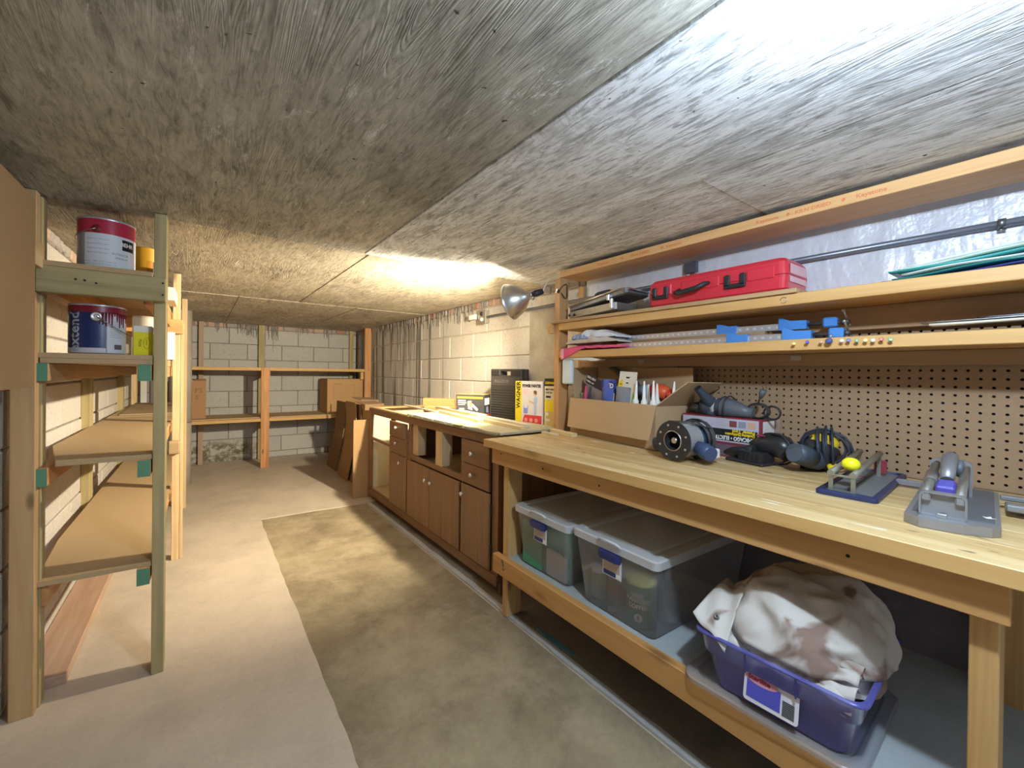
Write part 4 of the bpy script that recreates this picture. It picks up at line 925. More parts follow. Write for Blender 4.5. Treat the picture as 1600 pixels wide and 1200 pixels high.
# ================================================================ HUTCH SHELF ITEMS
ZL=1.4685; ZM=1.2965
def rbox(b,w,d,h,r,z0=0,taper=0,seg=4):
    """rounded-plan box centred in x/y"""
    def ring(k,z):
        pts=[]
        for cx,cy,a0 in ((w/2-r-k,d/2-r-k,0),(-w/2+r+k,d/2-r-k,90),(-w/2+r+k,-d/2+r+k,180),(w/2-r-k,-d/2+r+k,270)):
            for i in range(seg+1):
                a=R(a0+90*i/seg); pts.append(Vector((cx+r*math.cos(a),cy+r*math.sin(a),z)))
        return pts
    return ring
def loft(b,rings,capb=True,capt=True,smooth=False):
    V=[[b.b.verts.new(p) for p in r_] for r_ in rings]
    n=len(V[0])
    for A,B in zip(V,V[1:]):
        for i in range(n):
            f=b.b.faces.new((A[i],A[(i+1)%n],B[(i+1)%n],B[i])); f.smooth=smooth; f.material_index=b.mi
    if capb: b.b.faces.new(V[0][::-1])
    if capt: b.b.faces.new(V[-1])
    return b
# red tool case; local -Y faces the aisle
rc=thing('red_tool_case','red plastic tool case with black latches lying on the upper shelf','case',(1.655,.870,ZL),R(-90))
REDP=plain((.62,.035,.055),.35,0,.5,.05)
W,D,H=.545,.200,.120
b=MB(); rg=rbox(b,W,D,H,.022); q=[p+Vector((0,D/2,0)) for p in rg(.012,0)]
loft(b,[[p+Vector((0,D/2,0)) for p in rg(k,z)] for k,z in ((.016,0),(.004,.012),(.0,.058))]); b.done('lower_shell',REDP,rc)
b=MB(); loft(b,[[p+Vector((0,D/2,0)) for p in rg(k,z)] for k,z in ((.0,.060),(.004,.105),(.016,H))]); b.done('upper_shell',REDP,rc)
for x0,x1 in ((-.245,-.155),(-.11,.045),(.145,.235)): bx('panel_boss',x0,x1,-.004,.006,.050,.094,REDP,rc,.003)
for xc in (-.205,.090+.015):
    b=MB(); b.box(xc-.038,xc-.018,-.012,-.001,.040,.085,.003); b.box(xc+.018,xc+.038,-.012,-.001,.040,.085,.003); b.box(xc-.038,xc+.038,-.012,-.001,.034,.050,.003); b.done('latch',BLACK,rc)
b=MB(); b.tube([(-.115,-.003,.062),(-.125,-.020,.048),(-.10,-.034,.042),(-.03,-.036,.050),(.0,-.024,.066),(.005,-.003,.070)],[.007,.009,.010,.010,.009,.007],8); b.done('carry_handle',BLACK,rc)
PKS=plain((.78,.50,.56),.5)
bx('side_label',W/2+.0002,W/2+.0010,.03,.17,.064,.098,PKS,rc); bx('side_label',W/2-.0005,W/2+.0008,.03,.17,.034,.054,PKS,rc)
# steel socket/tray case, half open
mc=thing('steel_tray_case','two nested dull steel trays with clips at the far end of the upper shelf','case',(1.660,1.445,ZL),R(-90))
MET=plain((.42,.40,.36),.38,.85); 
def tray(name,x0,x1,z,h,tilt,mm):
    b=MB(); rg=rbox(b,x1-x0,.185,h,.018)
    xf=Matrix.Translation(((x0+x1)/2,.10,z))@Matrix.Rotation(tilt,4,'Y')
    loft(b,[[xf@p for p in rg(k,zz)] for k,zz in ((.008,0),(.0,.006),(.0,h),(.004,h),(.005,.006))],True,True)
    return b.done(name,mm,mc)
tray('lower_tray',-.205,.120,.010,.040,-.055,MET); tray('upper_tray',-.20,.185,.066,.030,-.135,plain((.25,.26,.28),.35,.8)); 
MB().tube([(-.19,.003,.070),(.06,.0,.106),(.13,.0,.116),(.165,.012,.117),(.185,.03,.115),(.19,.17,.110)],.0045,8).done('bright_rim',plain((.75,.76,.78),.2,1),mc)
bx('clip',.090,.105,-.004,.010,.030,.076,plain((.6,.68,.75),.3,.9),mc,.001); bx('clip',.070,.085,-.004,.008,.07,.098,plain((.6,.68,.75),.3,.9),mc,.001)
for x in (-.185,-.150): MB().lathe([(.008,0),(.006,.002)],10,xf=Matrix.Translation((x,-.0005,.022))@Matrix.Rotation(PI/2,4,'X'),capt=True).done('hole_plug',INK,mc)
t=thing('putty_knife','black handled tool with a yellow collar lying on the steel trays','tool',(1.760,1.45,1.592),R(-80),rot=None)
MB().tube([(-.075,0,.0),(-.06,0,.004),(0,0,.010),(.02,0,.010)],[.010,.015,.016,.013],12).done('handle',DK,t); MB().tube([(.02,0,.010),(.034,0,.009)],[.014,.013],12).done('collar',YEL,t); bx('blade',.034,.10,-.018,.018,.0,.002,STEEL,t)
# bags and folders at the near end of the upper shelf
fo=thing('sheet_stack','stack of glossy teal, white and blue sheets at the near end of the upper shelf','sheets')
cols=[(.42,.41,.38),(.03,.05,.22),(.02,.20,.19),(.62,.66,.62),(.04,.34,.34),(.55,.62,.50),(.70,.74,.76)]
for i,cx in enumerate(cols):
    z0=1.4535+.0075*i; b=MB(); y1=.385-.012*((i*5)%4)-.01*i
    def fn(u,v,i=i,z0=z0,y1=y1):
        y=y1-(y1+.08)*u; x=1.690+.012*((i*3)%3)+.17*v
        return Vector((x+.012*math.sin(u*5+i),y,z0+.055*(u**1.2)*(i/6)+.0025*math.sin(u*9+i*2)))
    b.grid(fn,20,4)
    for v_ in list(b.b.verts): pass
    o=b.done('sheet',plain(cx,.25,0,.5,.05),fo); sm=o.modifiers.new('thickness','SOLIDIFY'); sm.thickness=.0035
# bar clamps
def clamp(name,label,x,z,yl,yj,yh,ye,rb):
    t=thing(name,label,'clamp',(x,0,z),0,'blue bar clamps on the middle shelf')
    AL=plain((.62,.64,.68),.35,.7); BL=plain((.07,.24,.62),.4); DKM=plain((.08,.08,.09),.4,.5)
    bx('bar',-.005,.005,yh,yl,.004,.026,AL,t,.001); bx('bar_flange',-.010,.010,yh,yl,.0015,.004,AL,t)
    b=MB(); y=yl-.03
    while y>yh+.03: b.box(-.0062,-.0052,y-.004,y+.004,.010,.018); y-=.026
    b.done('notches',plain((.85,.87,.9),.3,.6),t,kind='stuff')
    b=MB(); b.prism([(yj+.045,-.000),(yj+.045,.040),(yj+.03,.040),(yj+.0,.030),(yj-.03,.030),(yj-.03,.000)],-.014,.014,0); b.done('sliding_jaw',BL,t)
    b=MB(); b.prism([(yh+.055,.0),(yh+.055,.044),(yh+.045,.044),(yh+.02,.032),(yh-.03,.030),(yh-.03,.0)],-.016,.016,0); b.done('fixed_jaw',BL,t)
    MB().tube([(0,yh-.03,.016),(0,ye,.016)],.006,10).done('screw',DKM,t)
    b=MB(); b.box(-.014,.014,yh-.115,yh-.075,.0,.034,.005); b.done('head_block',BL,t)
    MB().tube([(0,ye,.016),(0,ye-.02,.016)],.009,10).done('screw_collar',DKM,t)
    MB().tube([(rb*-.03,ye-.012,.016+.035),(rb*.03,ye-.012,.016-.008)],.003,8).done('tommy_bar',STEEL,t)
    for s_ in (0,1): MB().ball((rb*(-.03+.06*s_),ye-.012,.016+(.035 if s_==0 else -.008)),.005).done('bar_knob',STEEL,t)
clamp('bar_clamp','upper blue bar clamp, set further back on the middle shelf',1.765,1.340,1.37,.835,.60,.475,1)
clamp('bar_clamp','lower blue bar clamp, nearer the shelf edge',1.700,1.2970,1.34,.765,.565,.455,1)
tag(bx('clamp_spacer',1.745,1.785,.70,1.30,1.2965,1.3405,wood(1,(.40,.26,.14),(.3,.18,.09)),None,.001),'plain wooden batten under the upper bar clamp','wood strip')
# saw blades / edge strips
bl=thing('blade_bundle','bundle of long steel straightedges with a pale strip on the middle shelf','blades')
for i,(x,z,ye,cx,mt) in enumerate(((1.70,1.2975,.20,(.08,.08,.10),.6),(1.72,1.304,.10,(.20,.21,.24),.8),(1.705,1.326,.262,(.72,.68,.55),0),(1.74,1.3345,.285,(.45,.46,.48),.8),(1.76,1.342,.18,(.15,.16,.18),.8))):
    b=MB(); b.grid(lambda u,v: Vector((x+.05*v,ye-(ye+.06)*u,z+.010*u*u*(i/2)*.6)),10,1); o=b.done('strip',plain(cx,.25,mt),bl); o.modifiers.new('t','SOLIDIFY').thickness=.003 if i!=2 else .006
bx('spacer_block',1.71,1.76,.0,.05,1.2965,1.326,DK,bl,.001)
# tees pushed into the shelf edge
tee=[(.566,1.276,(.85,.75,.25)),(.529,1.280,(.12,.10,.45)),(.492,1.278,(.60,.35,.22)),(.440,1.279,(.85,.84,.82)),(.424,1.279,(.15,.15,.40)),(.404,1.277,(.25,.38,.20)),(.384,1.277,(.85,.70,.30)),(.367,1.276,(.75,.76,.78)),(.349,1.278,(.50,.10,.08)),(.329,1.276,(.25,.40,.22))]
nm=['yellow-headed peg, leftmost on the shelf edge','violet peg, second from the left on the shelf edge','flesh-coloured peg third from the left','white peg right of the hanging screw eye','dark blue peg beside the white peg','olive green peg in the middle of the row','pale yellow peg between the green and the silver one','silver grey peg left of the dark red one','dark red peg, second from the right','green peg, rightmost on the shelf edge']
for (y,z,cx),lb in zip(tee,nm):
    xf=Matrix.Translation((HX+.0015,y,z))@Matrix.Rotation(-PI/2+.25,4,'Y')@Matrix.Rotation(.2,4,'X')
    o=MB().lathe([(.0022,0),(.0022,.010),(.0045,.016),(.0055,.019),(.004,.020)],12,xf=xf,capb=True,capt=True).done('shelf_peg',plain(cx,.4)); tag(o,lb,'peg','coloured pegs in the middle shelf edge')
se=thing('screw_eye','dark screw knob hanging on the shelf edge below the clamp heads','hook'); MB().lathe([(.003,0),(.003,.012),(.009,.014),(.009,.022),(.004,.025)],12,xf=Matrix.Translation((HX+.001,.468,1.284))@Matrix.Rotation(-PI/2,4,'Y'),capb=True,capt=True).done('knob',plain((.08,.09,.25),.4),se); MB().tube([(HX-.014,.468,1.290),(HX-.014,.462,1.306)],.002,6).done('pin',STEEL,se)
wl_=MB().tube([(HX-.001,.600+.010*math.cos(a*.45),1.432+.010*math.sin(a*.45)) for a in range(13)],.0012,6).done('wire_loop',STEEL); tag(wl_,'small bent wire loop on the upper shelf edge','wire')
# towels
def cloth(name,label,fn,m,nu=28,nv=16,th=.006,cat='towel'):
    b=MB(); b.grid(fn,nu,nv); o=b.done(name,m); o.modifiers.new('t','SOLIDIFY').thickness=th; return tag(o,label,cat)
PK=plain((.78,.13,.24),.9,0,.1,.15); PK2=plain((.85,.42,.48),.9,0,.1)
tw=thing('pink_towel','bright pink towel hanging over the far end of the middle shelf','towel')
def f1(u,v):
    y=1.655-.385*u; dr=max(0,.62-u*1.5)
    s=v*(.20+.055*dr*2)
    x0=HX-.010
    if s<.05*dr*2+.001 and dr>0: return Vector((x0-.004*math.sin(v*9),y,ZM+.012-(.05*dr*2-s)*1.0+.0))
    return Vector((x0+(s-.05*dr*2),y,ZM+.012+.012*math.sin(u*5)*.5+.010*noise.noise(Vector((u*5,v*5,1)))+.012*u))
b=MB(); b.grid(f1,40,26); o=b.done('cloth',PK,tw); o.modifiers.new('t','SOLIDIFY').thickness=.012
def f1b(u,v):
    p=f1(u*.05,v); return p+Vector((-.004,.002,.001))
b=MB(); b.grid(f1b,3,20); o=b.done('hem',PK2,tw); o.modifiers.new('t','SOLIDIFY').thickness=.014
def fold(name,label,y0,y1,z0,h,col,seed,x0=HX+.0,d=.19):
    def fn(u,v):
        y=y0+(y1-y0)*u; a=v
        bumpz=h*math.sin(PI*min(1,max(0,u)))**.6
        return Vector((x0+d*a+.012*noise.noise(Vector((u*4,seed,a*3))),y,z0+bumpz*(1-.35*abs(a-.4))*(.75+.35*noise.noise(Vector((u*3.5+seed,a*2,seed))))+.005*math.sin(u*23+seed)*math.sin(PI*u)))
    b=MB(); b.grid(fn,36,12)
    # a skirt closes the fold down to what it lies on
    b.grid(lambda u,v: Vector((fn(u,0).x+.002*math.sin(u*30),fn(u,0).y,z0+(fn(u,0).z-z0)*v)),36,3)
    o=b.done(name,col); o.modifiers.new('t','SOLIDIFY').thickness=.004; return tag(o,label,'cloth')
fold('folded_cloth','crumpled cream rag with grey marks on top of the pink towel',1.635,1.285,ZM+.036,.045,plain((.62,.56,.50),.9,0,.1,.2),2)
fold('folded_cloth','white striped rag topping the heap at the far end of the middle shelf',1.60,1.30,ZM+.060,.052,plain((.74,.75,.80),.9,0,.1,.1),5)
t=fold('folded_cloth','small blue-striped rag tucked under the white rag',1.59,1.47,ZM+.058,.036,plain((.30,.38,.58),.9,0,.1,.3),9,x0=HX-.004,d=.06)

# ================================================================ BENCH TOOLS
ZB=.8455
# printed carton lying on its side
pb=thing('printed_tool_carton','maroon and white printed power tool carton lying upside down on the bench','box',(1.735,1.015,ZB),R(-90))
MAR=plain((.22,.03,.045),.45)
W_,D_,H_=.315,.115,.160
bx('carton',0,W_,0,D_,0,H_,MAR,pb,.001)
bx('upper_panel',.004,W_-.010,-.0008,-.0001,.060,H_-.006,plain((.50,.48,.58),.5),pb); bx('black_band',.06,W_-.014,-.0014,-.0001,.066,.112,INK,pb); bx('lower_panel',.05,W_-.06,-.0008,-.0001,.006,.050,plain((.13,.10,.13),.5),pb)
for i,cx in enumerate(((.5,.45,.5),(.22,.06,.06),(.25,.28,.36),(.60,.36,.25))): bx('picture',.165+.034*i,.192+.034*i,-.0016,-.0001,.122,.146,plain(cx,.5),pb)
text('lettering','CHICAGO • ELECTRIC',.021,(W_-.022,-.0022,.072+.012),(-1,0,0),(0,0,-1),WTXT,pb,.0008,.0002,.80)
text('lettering','Oscillating Multifunction',.014,(W_-.022,-.0022,.098),(-1,0,0),(0,0,-1),YEL,pb,.0006,.0002,.80); text('lettering','Power Tool',.017,(W_-.022,-.0022,.111),(-1,0,0),(0,0,-1),YEL,pb,.0008,.0002)
bx('white_sticker',W_+.0001,W_+.0008,.01,D_-.006,.07,.152,WTXT,pb)
for i in range(4): bx('orange_print',W_+.0001,W_+.0008,.02,D_-.02,.010+.013*i,.017+.013*i,plain((.70,.22,.06),.5),pb)
bx('open_flap',W_-.002,W_+.0,D_+.0005,D_+.045,.03,.155,plain((.5,.38,.3),.7),pb)
# grinder / polisher with dust spout on top of the carton
ZC2=ZB+H_+.001
gk=thing('angle_polisher','dark blue-grey angle tool with an upturned dust spout lying on the printed carton','power tool',(1.762,.855,ZC2))
BG=plain((.045,.06,.085),.38); BG2=plain((.10,.11,.13),.4)
MB().tube([(-.01,.085,.033),(-.005,.06,.036),(.0,.035,.03)],[.030,.040,.034],18).done('gear_head',BG,gk)
MB().tube([(-.085,.062,.112),(-.070,.056,.096),(-.040,.046,.070),(-.012,.040,.045)],[.0150,.0155,.022,.028],16,caps=False).done('dust_spout',BG,gk)
MB().tube([(-.0845,.0618,.1115),(-.080,.060,.107)],[.0125,.0125],16).done('spout_bore',INK,gk)
MB().tube([(0,.036,.034),(0,.020,.033)],[.037,.039],20).done('grey_collar',plain((.45,.46,.46),.4),gk)
MB().tube([(0,.020,.034),(0,-.005,.036),(0,-.04,.031),(0,-.08,.024),(0,-.115,.020)],[.037,.042,.036,.026,.019],20).done('motor_housing',BG2,gk)
MB().tube([(0,.08,.030),(.0,.115,.026),(.01,.145,.018)],[.026,.022,.014],14).done('rear_guard',plain((.04,.035,.03),.5),gk)
MB().tube([(-.015,.10,.014),(-.02,.02,.012)],[.010,.016],12).done('shoe',BG,gk)
def coil(b,c,rx,rz,n,r,ax='x',dz=.004,ph=0,jit=.006,seed=1):
    rr=random.Random(seed); pts=[]
    for i in range(n*18):
        a=2*PI*i/18+ph; k=1+rr.uniform(-.03,.03)+.07*math.sin(i*.11+seed)
        o=(i/(n*18)-.5)*dz*n
        if ax=='x': pts.append(Vector((c[0]+o,c[1]+rx*k*math.cos(a),c[2]+rz*k*math.sin(a))))
        elif ax=='y': pts.append(Vector((c[0]+rx*k*math.cos(a),c[1]+o,c[2]+rz*k*math.sin(a))))
        else: pts.append(Vector((c[0]+rx*k*math.cos(a),c[1]+rz*k*math.sin(a),c[2]+o)))
    b.tube(pts,r,6); return pts
for cc_ in (((0,-.01,.036),.043,.043,2,.0032,'y',.022,0,.006,1),((0,-.13,.030),.038,.028,3,.0032,'x',.006,0,.006,4),((.01,-.175,.026),.026,.024,2,.0032,'x',.006,0,.006,6)):
    b=MB(); coil(b,*cc_); b.done('power_cord',BLACK,gk)
MB().tube([(0,-.13,.055),(-.005,-.135,.07),(-.005,-.142,.088)],.0032,6).done('cord_end',BLACK,gk)
MB().tube([(-.005,-.140,.080),(-.005,-.146,.098),(-.005,-.150,.112)],[.005,.011,.012],10).done('plug',plain((.10,.11,.13),.5),gk); 
for s_ in (-1,1): MB().box(-.0035,.0035,-.0008,.0008,0,.016,xf=Matrix.Translation((-.005+.0,-.152+.006*s_,.112))).done('plug_blade',STEEL,gk)
# router lying on its side: base plate faces the aisle
ro=thing('router','blue and silver router lying on its side with a round black base plate','power tool',(1.462,.893,ZB),R(-97))
# local -Y out of the base plate
RB=plain((.045,.07,.15),.35); SIL=plain((.62,.65,.67),.35,.25)
c0=Vector((0,0,.078)); FX=frame(c0,(0,1,0),(1,0,0))
ring=[]
b=MB(); n=48
def fl(r,a): # flat cut along the bottom of the plate
    x,z=r*math.cos(a),r*math.sin(a); return x,max(z,-.0715)
for (ra,rb_,y0) in ((.034,.074,0),):
    Vv=[[b.b.verts.new((fl(r_,2*PI*i/n)[0],yy,.078-.0+fl(r_,2*PI*i/n)[1])) for i in range(n)] for r_,yy in ((.034,0),(.0745,0),(.0745,.007),(.034,.007))]
    for k in range(4):
        A,B=Vv[k],Vv[(k+1)%4]
        for i in range(n): b.b.faces.new((A[i],A[(i+1)%n],B[(i+1)%n],B[i]))
b.done('base_plate',plain((.025,.025,.028),.35),ro)
MB().lathe([(.070,.008),(.070,.014),(.066,.016),(.065,.092),(.056,.098)],32,xf=FX,capt=True).done('motor_ring',SIL,ro)
MB().lathe([(.036,.0035),(.036,.05)],24,xf=FX,capt=True).done('bore',INK,ro); MB().lathe([(.0355,-.001),(.0385,-.001),(.0385,.004)],32,xf=FX).done('bore_rim',STEEL,ro)
MB().lathe([(.010,.006),(.013,.010),(.013,.03)],12,xf=FX,capb=True).done('collet',STEEL,ro)
for a in range(0,360,45):
    aa=R(a+20); MB().lathe([(.0045,0),(.004,.0012)],10,xf=Matrix.Translation((.060*math.cos(aa),0,.078+max(-.066,.060*math.sin(aa))))@Matrix.Rotation(PI/2,4,'X'),capt=True).done('plate_screw',STEEL,ro)
MB().lathe([(.054,.098),(.056,.11),(.054,.16),(.042,.185)],28,xf=FX,capt=True).done('motor_housing',RB,ro)
for s_ in (-1,1):
    MB().tube([(s_*.055,.062,.062),(s_*.092,.060,.050),(s_*.122,.050,.044)],[.022,.030,.026],14).done('side_handle',RB,ro)
MB().tube([(.02,.09,.04),(.03,.10,.018),(.03,.16,.016)],[.02,.014,.012],10).done('depth_rod',BLACK,ro)
b=MB(); coil(b,(0,.135,.080),.074,.070,5,.0036,'y',.011,seed=3); b.done('power_cord',plain((.05,.055,.05),.5),ro)
MB().tube([(.06,.13,.125),(.03,.05,.150),(-.05,.04,.145),(-.075,.08,.09)],.0036,6).done('cord_end',plain((.05,.055,.05),.5),ro)
bx('spec_plate',-.02,.025,.03,.07,.1385,.1395,plain((.72,.72,.68),.5),ro)
MB().box(.085,.105,.10,.13,.02,.055,.004).done('white_plug',WHITE,ro)
# black detail sander
sa=thing('detail_sander','black power sander with a long flat nose and slotted vent, mid bench','power tool',(1.69,.70,ZB),R(-100))
# local X runs towards the near end (right in the photo)
BK=plain((.022,.022,.025),.33)
MB().tube([(-.16,.03,.014),(-.11,.03,.026),(-.05,.02,.034),(.0,.01,.040)],[.007,.018,.027,.032],14).done('nose',BK,sa)
b=MB(); b.box(-.055,.040,-.028,.050,.004,.048,.010,seg=2); b.done('housing',BK,sa)
for i in range(5): bx('vent_slot',-.046+.016*i,-.041+.016*i,-.0295,-.0275,.010,.042,INK,sa)
MB().box(-.10,.045,-.035,.06,.0005,.010,.004).done('sole',plain((.03,.025,.03),.6),sa)
MB().tube([(-.03,.035,.055),(.02,.045,.072),(.07,.045,.070),(.10,.03,.05)],[.028,.042,.042,.030],18).done('grip_body',BK,sa)
bx('red_badge',.0,.035,.0,.02,.090,.0915,plain((.35,.03,.05),.4),sa) if False else MB().ball((.005,.018,.105),.012,sc=(1.4,.9,.35)).done('red_badge',plain((.32,.03,.05),.4),sa)
b=MB(); coil(b,(.045,.040,.062),.058,.054,3,.0034,'y',.010,seed=8); b.done('power_cord',BLACK,sa)
# yellow tool wrapped in its cord with a grey dust canister
ye=thing('random_sander','yellow and black sander wrapped in its cord with a round grey dust canister','power tool',(1.711,.592,ZB),R(-75))
MB().tube([(.010,-.070,.068),(.022,-.055,.064),(.05,-.015,.050)],[.032,.034,.036],24).done('dust_canister',plain((.055,.075,.10),.45),ye)
MB().tube([(.0095,-.0706,.0682),(.010,-.070,.068)],[.029,.032],24).done('canister_cap',plain((.08,.10,.13),.5),ye)
MB().tube([(.045,-.020,.048),(.065,.005,.044),(.08,.025,.045)],[.034,.037,.032],20).done('coupling',BG,ye)
YL=plain((.82,.60,.03),.4)
MB().tube([(.070,.035,.05),(.082,.05,.085)],[.048,.050],20).done('grip',plain((.035,.035,.04),.4),ye)
MB().tube([(.060,.03,.045),(.075,.05,.070),(.085,.06,.105),(.090,.07,.128)],[.036,.044,.044,.030],20).done('body',YL,ye)
MB().tube([(.02,.04,.018),(.09,.05,.018)],[.018,.018],12).done('sole',BLACK,ye)
for k,(cz,rr_,sd) in enumerate(((.078,.068,1),(.082,.060,5),(.074,.071,9),(.088,.055,13),(.070,.064,17),(.084,.072,21))):
    b=MB(); coil(b,(.078+.004*k,.040,cz),rr_,rr_*.98,2,.0042,'x' if k%3!=1 else 'y',.016,seed=sd,ph=k); b.done('cord_turn',plain((.03,.035,.05),.45),ye)
MB().tube([(.10,.0,.02),(.125,-.005,.028)],[.014,.010],12).done('yellow_knob',YL,ye)
tag(MB().prism([(0,0),(.05,.01),(.035,.022),(.01,.02)],0,.012,2).done('wire_stub',plain((.30,.08,.09),.6),None,(1.70,.44,ZB),rz=-1.2),'small dark red scrap between the yellow sander and the small tile cutter','scrap')
# small tile cutter
def cutter_rails(t,x0,x1,yc,dy,z0,z1,r,m,name='rail'):
    for s_ in (-1,1): MB().tube([(x0,yc+s_*dy,z0),(x1,yc+s_*dy,z1)],r,12).done(name,m,t)
tc=thing('small_tile_cutter','small tile cutter with blue tray and a yellow ball knob','tile cutter',(1.655,.385,ZB),R(3.5))
b=MB(); rg=rbox(b,.465,.132,.014,.014); loft(b,[rg(0,0),rg(0,.010),rg(.004,.013),rg(.012,.013),rg(.014,.008)]); b.done('tray',plain((.025,.035,.10),.38),tc)
bx('pad',-.19,.20,-.050,.002,.0082,.0095,plain((.20,.22,.23),.5,.3),tc); bx('pad',-.19,.20,.008,.050,.0082,.0095,plain((.20,.22,.23),.5,.3),tc)
BRS=plain((.34,.33,.27),.45,.7)
b=MB()
for s_ in (-1,1): b.box(-.205,-.201,s_*.024-.005+.012,s_*.024+.005+.012,.008,.052)
b.box(-.206,-.200,-.018,.042,.008,.014); b.done('front_stand',BRS,tc)
b=MB()
for s_ in (-1,1): b.box(.132,.136,s_*.024-.005+.012,s_*.024+.005+.012,.008,.074)
b.done('rear_stand',BRS,tc)
for s_ in (-1,1):
    MB().tube([(-.208,.012+s_*.024,.058),(.145,.012+s_*.024,.080)],.0085,12).done('rail',BRS,tc)
bx('rail_tie',-.208,-.200,-.012,.036,.050,.056,BRS,tc,.001)
MB().ball((-.158,.002,.082),.0195,sc=(1.1,1.1,.95)).done('ball_knob',plain((.85,.83,.02),.35),tc); MB().tube([(-.15,.006,.07),(-.11,.010,.062)],.004,8).done('knob_stem',STEEL,tc)
bx('red_stop',.137,.142,-.03,.0,.02,.06,plain((.25,.03,.05),.5),tc)
# large tile cutter
tg=thing('large_tile_cutter','heavy grey aluminium tile cutter with a violet-blue block, near end of the bench','tile cutter',(1.50,.182,ZB),R(5))
GA=plain((.33,.34,.36),.42,.6); GD=plain((.13,.14,.16),.45,.3)
MB().prism([(-.205,.045),(-.180,.070),(.26,.070),(.26,-.070),(-.155,-.070),(-.175,-.058),(-.195,-.02)],0,.020,2).done('base',GA,tg)
MB().prism([(-.150,.060),(.25,.060),(.25,-.062),(-.135,-.062)],.0201,.0225,2).done('bed_pad',GD,tg)
b=MB()
# arch: rounded portal with a web
def portal(b,x0,x1,yw,z0,z1,th,r):
    outer=[]; inner=[]
    for (cy,cz,a0) in ((yw-r,z1-r,0),(-yw+r,z1-r,90)):
        for i in range(6):
            a=R(a0+90*i/5); outer.append((cy+r*math.cos(a),cz+r*math.sin(a))); inner.append((cy+(r-th)*math.cos(a),cz+(r-th)*math.sin(a)))
    O=[(yw,z0)]+outer+[(-yw,z0)]; I=[(yw-th,z0)]+inner+[(-yw+th,z0)]
    b.prism(O+I[::-1],x0,x1,0)
YA=.012
portal(b,-.172,-.150,.036,.020,.074,.0035,.012)
for v in b.b.verts: v.co.y+=YA
b.box(-.160,-.157,YA-.033,YA+.033,.020,.070); b.box(-.172,-.150,YA-.036,YA+.036,.020,.024); b.done('front_arch',GA,tg)
bx('arch_ear',-.171,-.161,YA-.034,YA-.018,.052,.071,GA,tg,.003); bx('arch_ear',-.171,-.161,YA+.018,YA+.034,.052,.071,GA,tg,.003)
bx('latch',-.176,-.165,YA-.008,YA+.008,.020,.030,STEEL,tg,.001)
b=MB(); portal(b,.120,.140,.038,.020,.112,.006,.016); 
for v in b.b.verts: v.co.y+=YA
b.done('rear_arch',GA,tg); MB().lathe([(.007,-.004),(.007,.004)],12,xf=Matrix.Translation((.115,YA-.026,.098))@Matrix.Rotation(PI/2,4,'Y'),capb=True,capt=True).done('arch_bolt',STEEL,tg)
RL=plain((.28,.27,.24),.4,.7)
for s_ in (-1,1): MB().tube([(-.155,YA+s_*.026,.066),(.128,YA+s_*.026,.096)],.0085,14).done('rail',RL,tg)
MB().tube([(-.06,YA+.026,.0765),(.02,YA+.026,.0845)],.012,12).done('ribbed_sleeve',RL,tg)
bx('slide_block',-.085,-.020,YA-.016,YA+.016,.052,.078,plain((.10,.09,.42),.4),tg,.004,rot=(0,-.106,0))
b=MB(); b.tube([(-.01,YA,.078),(.02,YA,.098),(.06,YA,.118),(.105,YA,.120),(.125,YA,.10)],[.012,.014,.015,.015,.012],12); b.done('lever_arm',GA,tg)
MB().lathe([(.020,-.006),(.022,0),(.020,.006)],24,xf=Matrix.Translation((.07,YA-.018,.098))@Matrix.Rotation(PI/2,4,'X'),capb=True,capt=True).done('scoring_wheel',BG2,tg)
bx('fence',.240,.258,.0705,.128,.002,.020,GA,tg,.003); bx('fence_foot',.235,.259,.0705,.126,0,.002,plain((.22,.12,.08),.5),tg); 
bx('side_table',-.02,.235,-.17,-.0785,.012,.0225,GD,tg,.002) if False else bx('fence_arm',.05,.085,-.30,-.0785,.014,.030,GA,tg,.003); bx('fence_arm',.14,.160,-.30,-.071,.0226,.034,GA,tg,.002)
bx('measure_bar',.10,.138,-.22,-.0785,.010,.0215,BG2,tg,.002)
MB().prism([(-.105,-.050),(-.090,-.044),(-.092,-.050),(-.080,-.056),(-.095,-.058),(-.094,-.064)],.0226,.0231,2).done('arrow_mark',WTXT,tg)

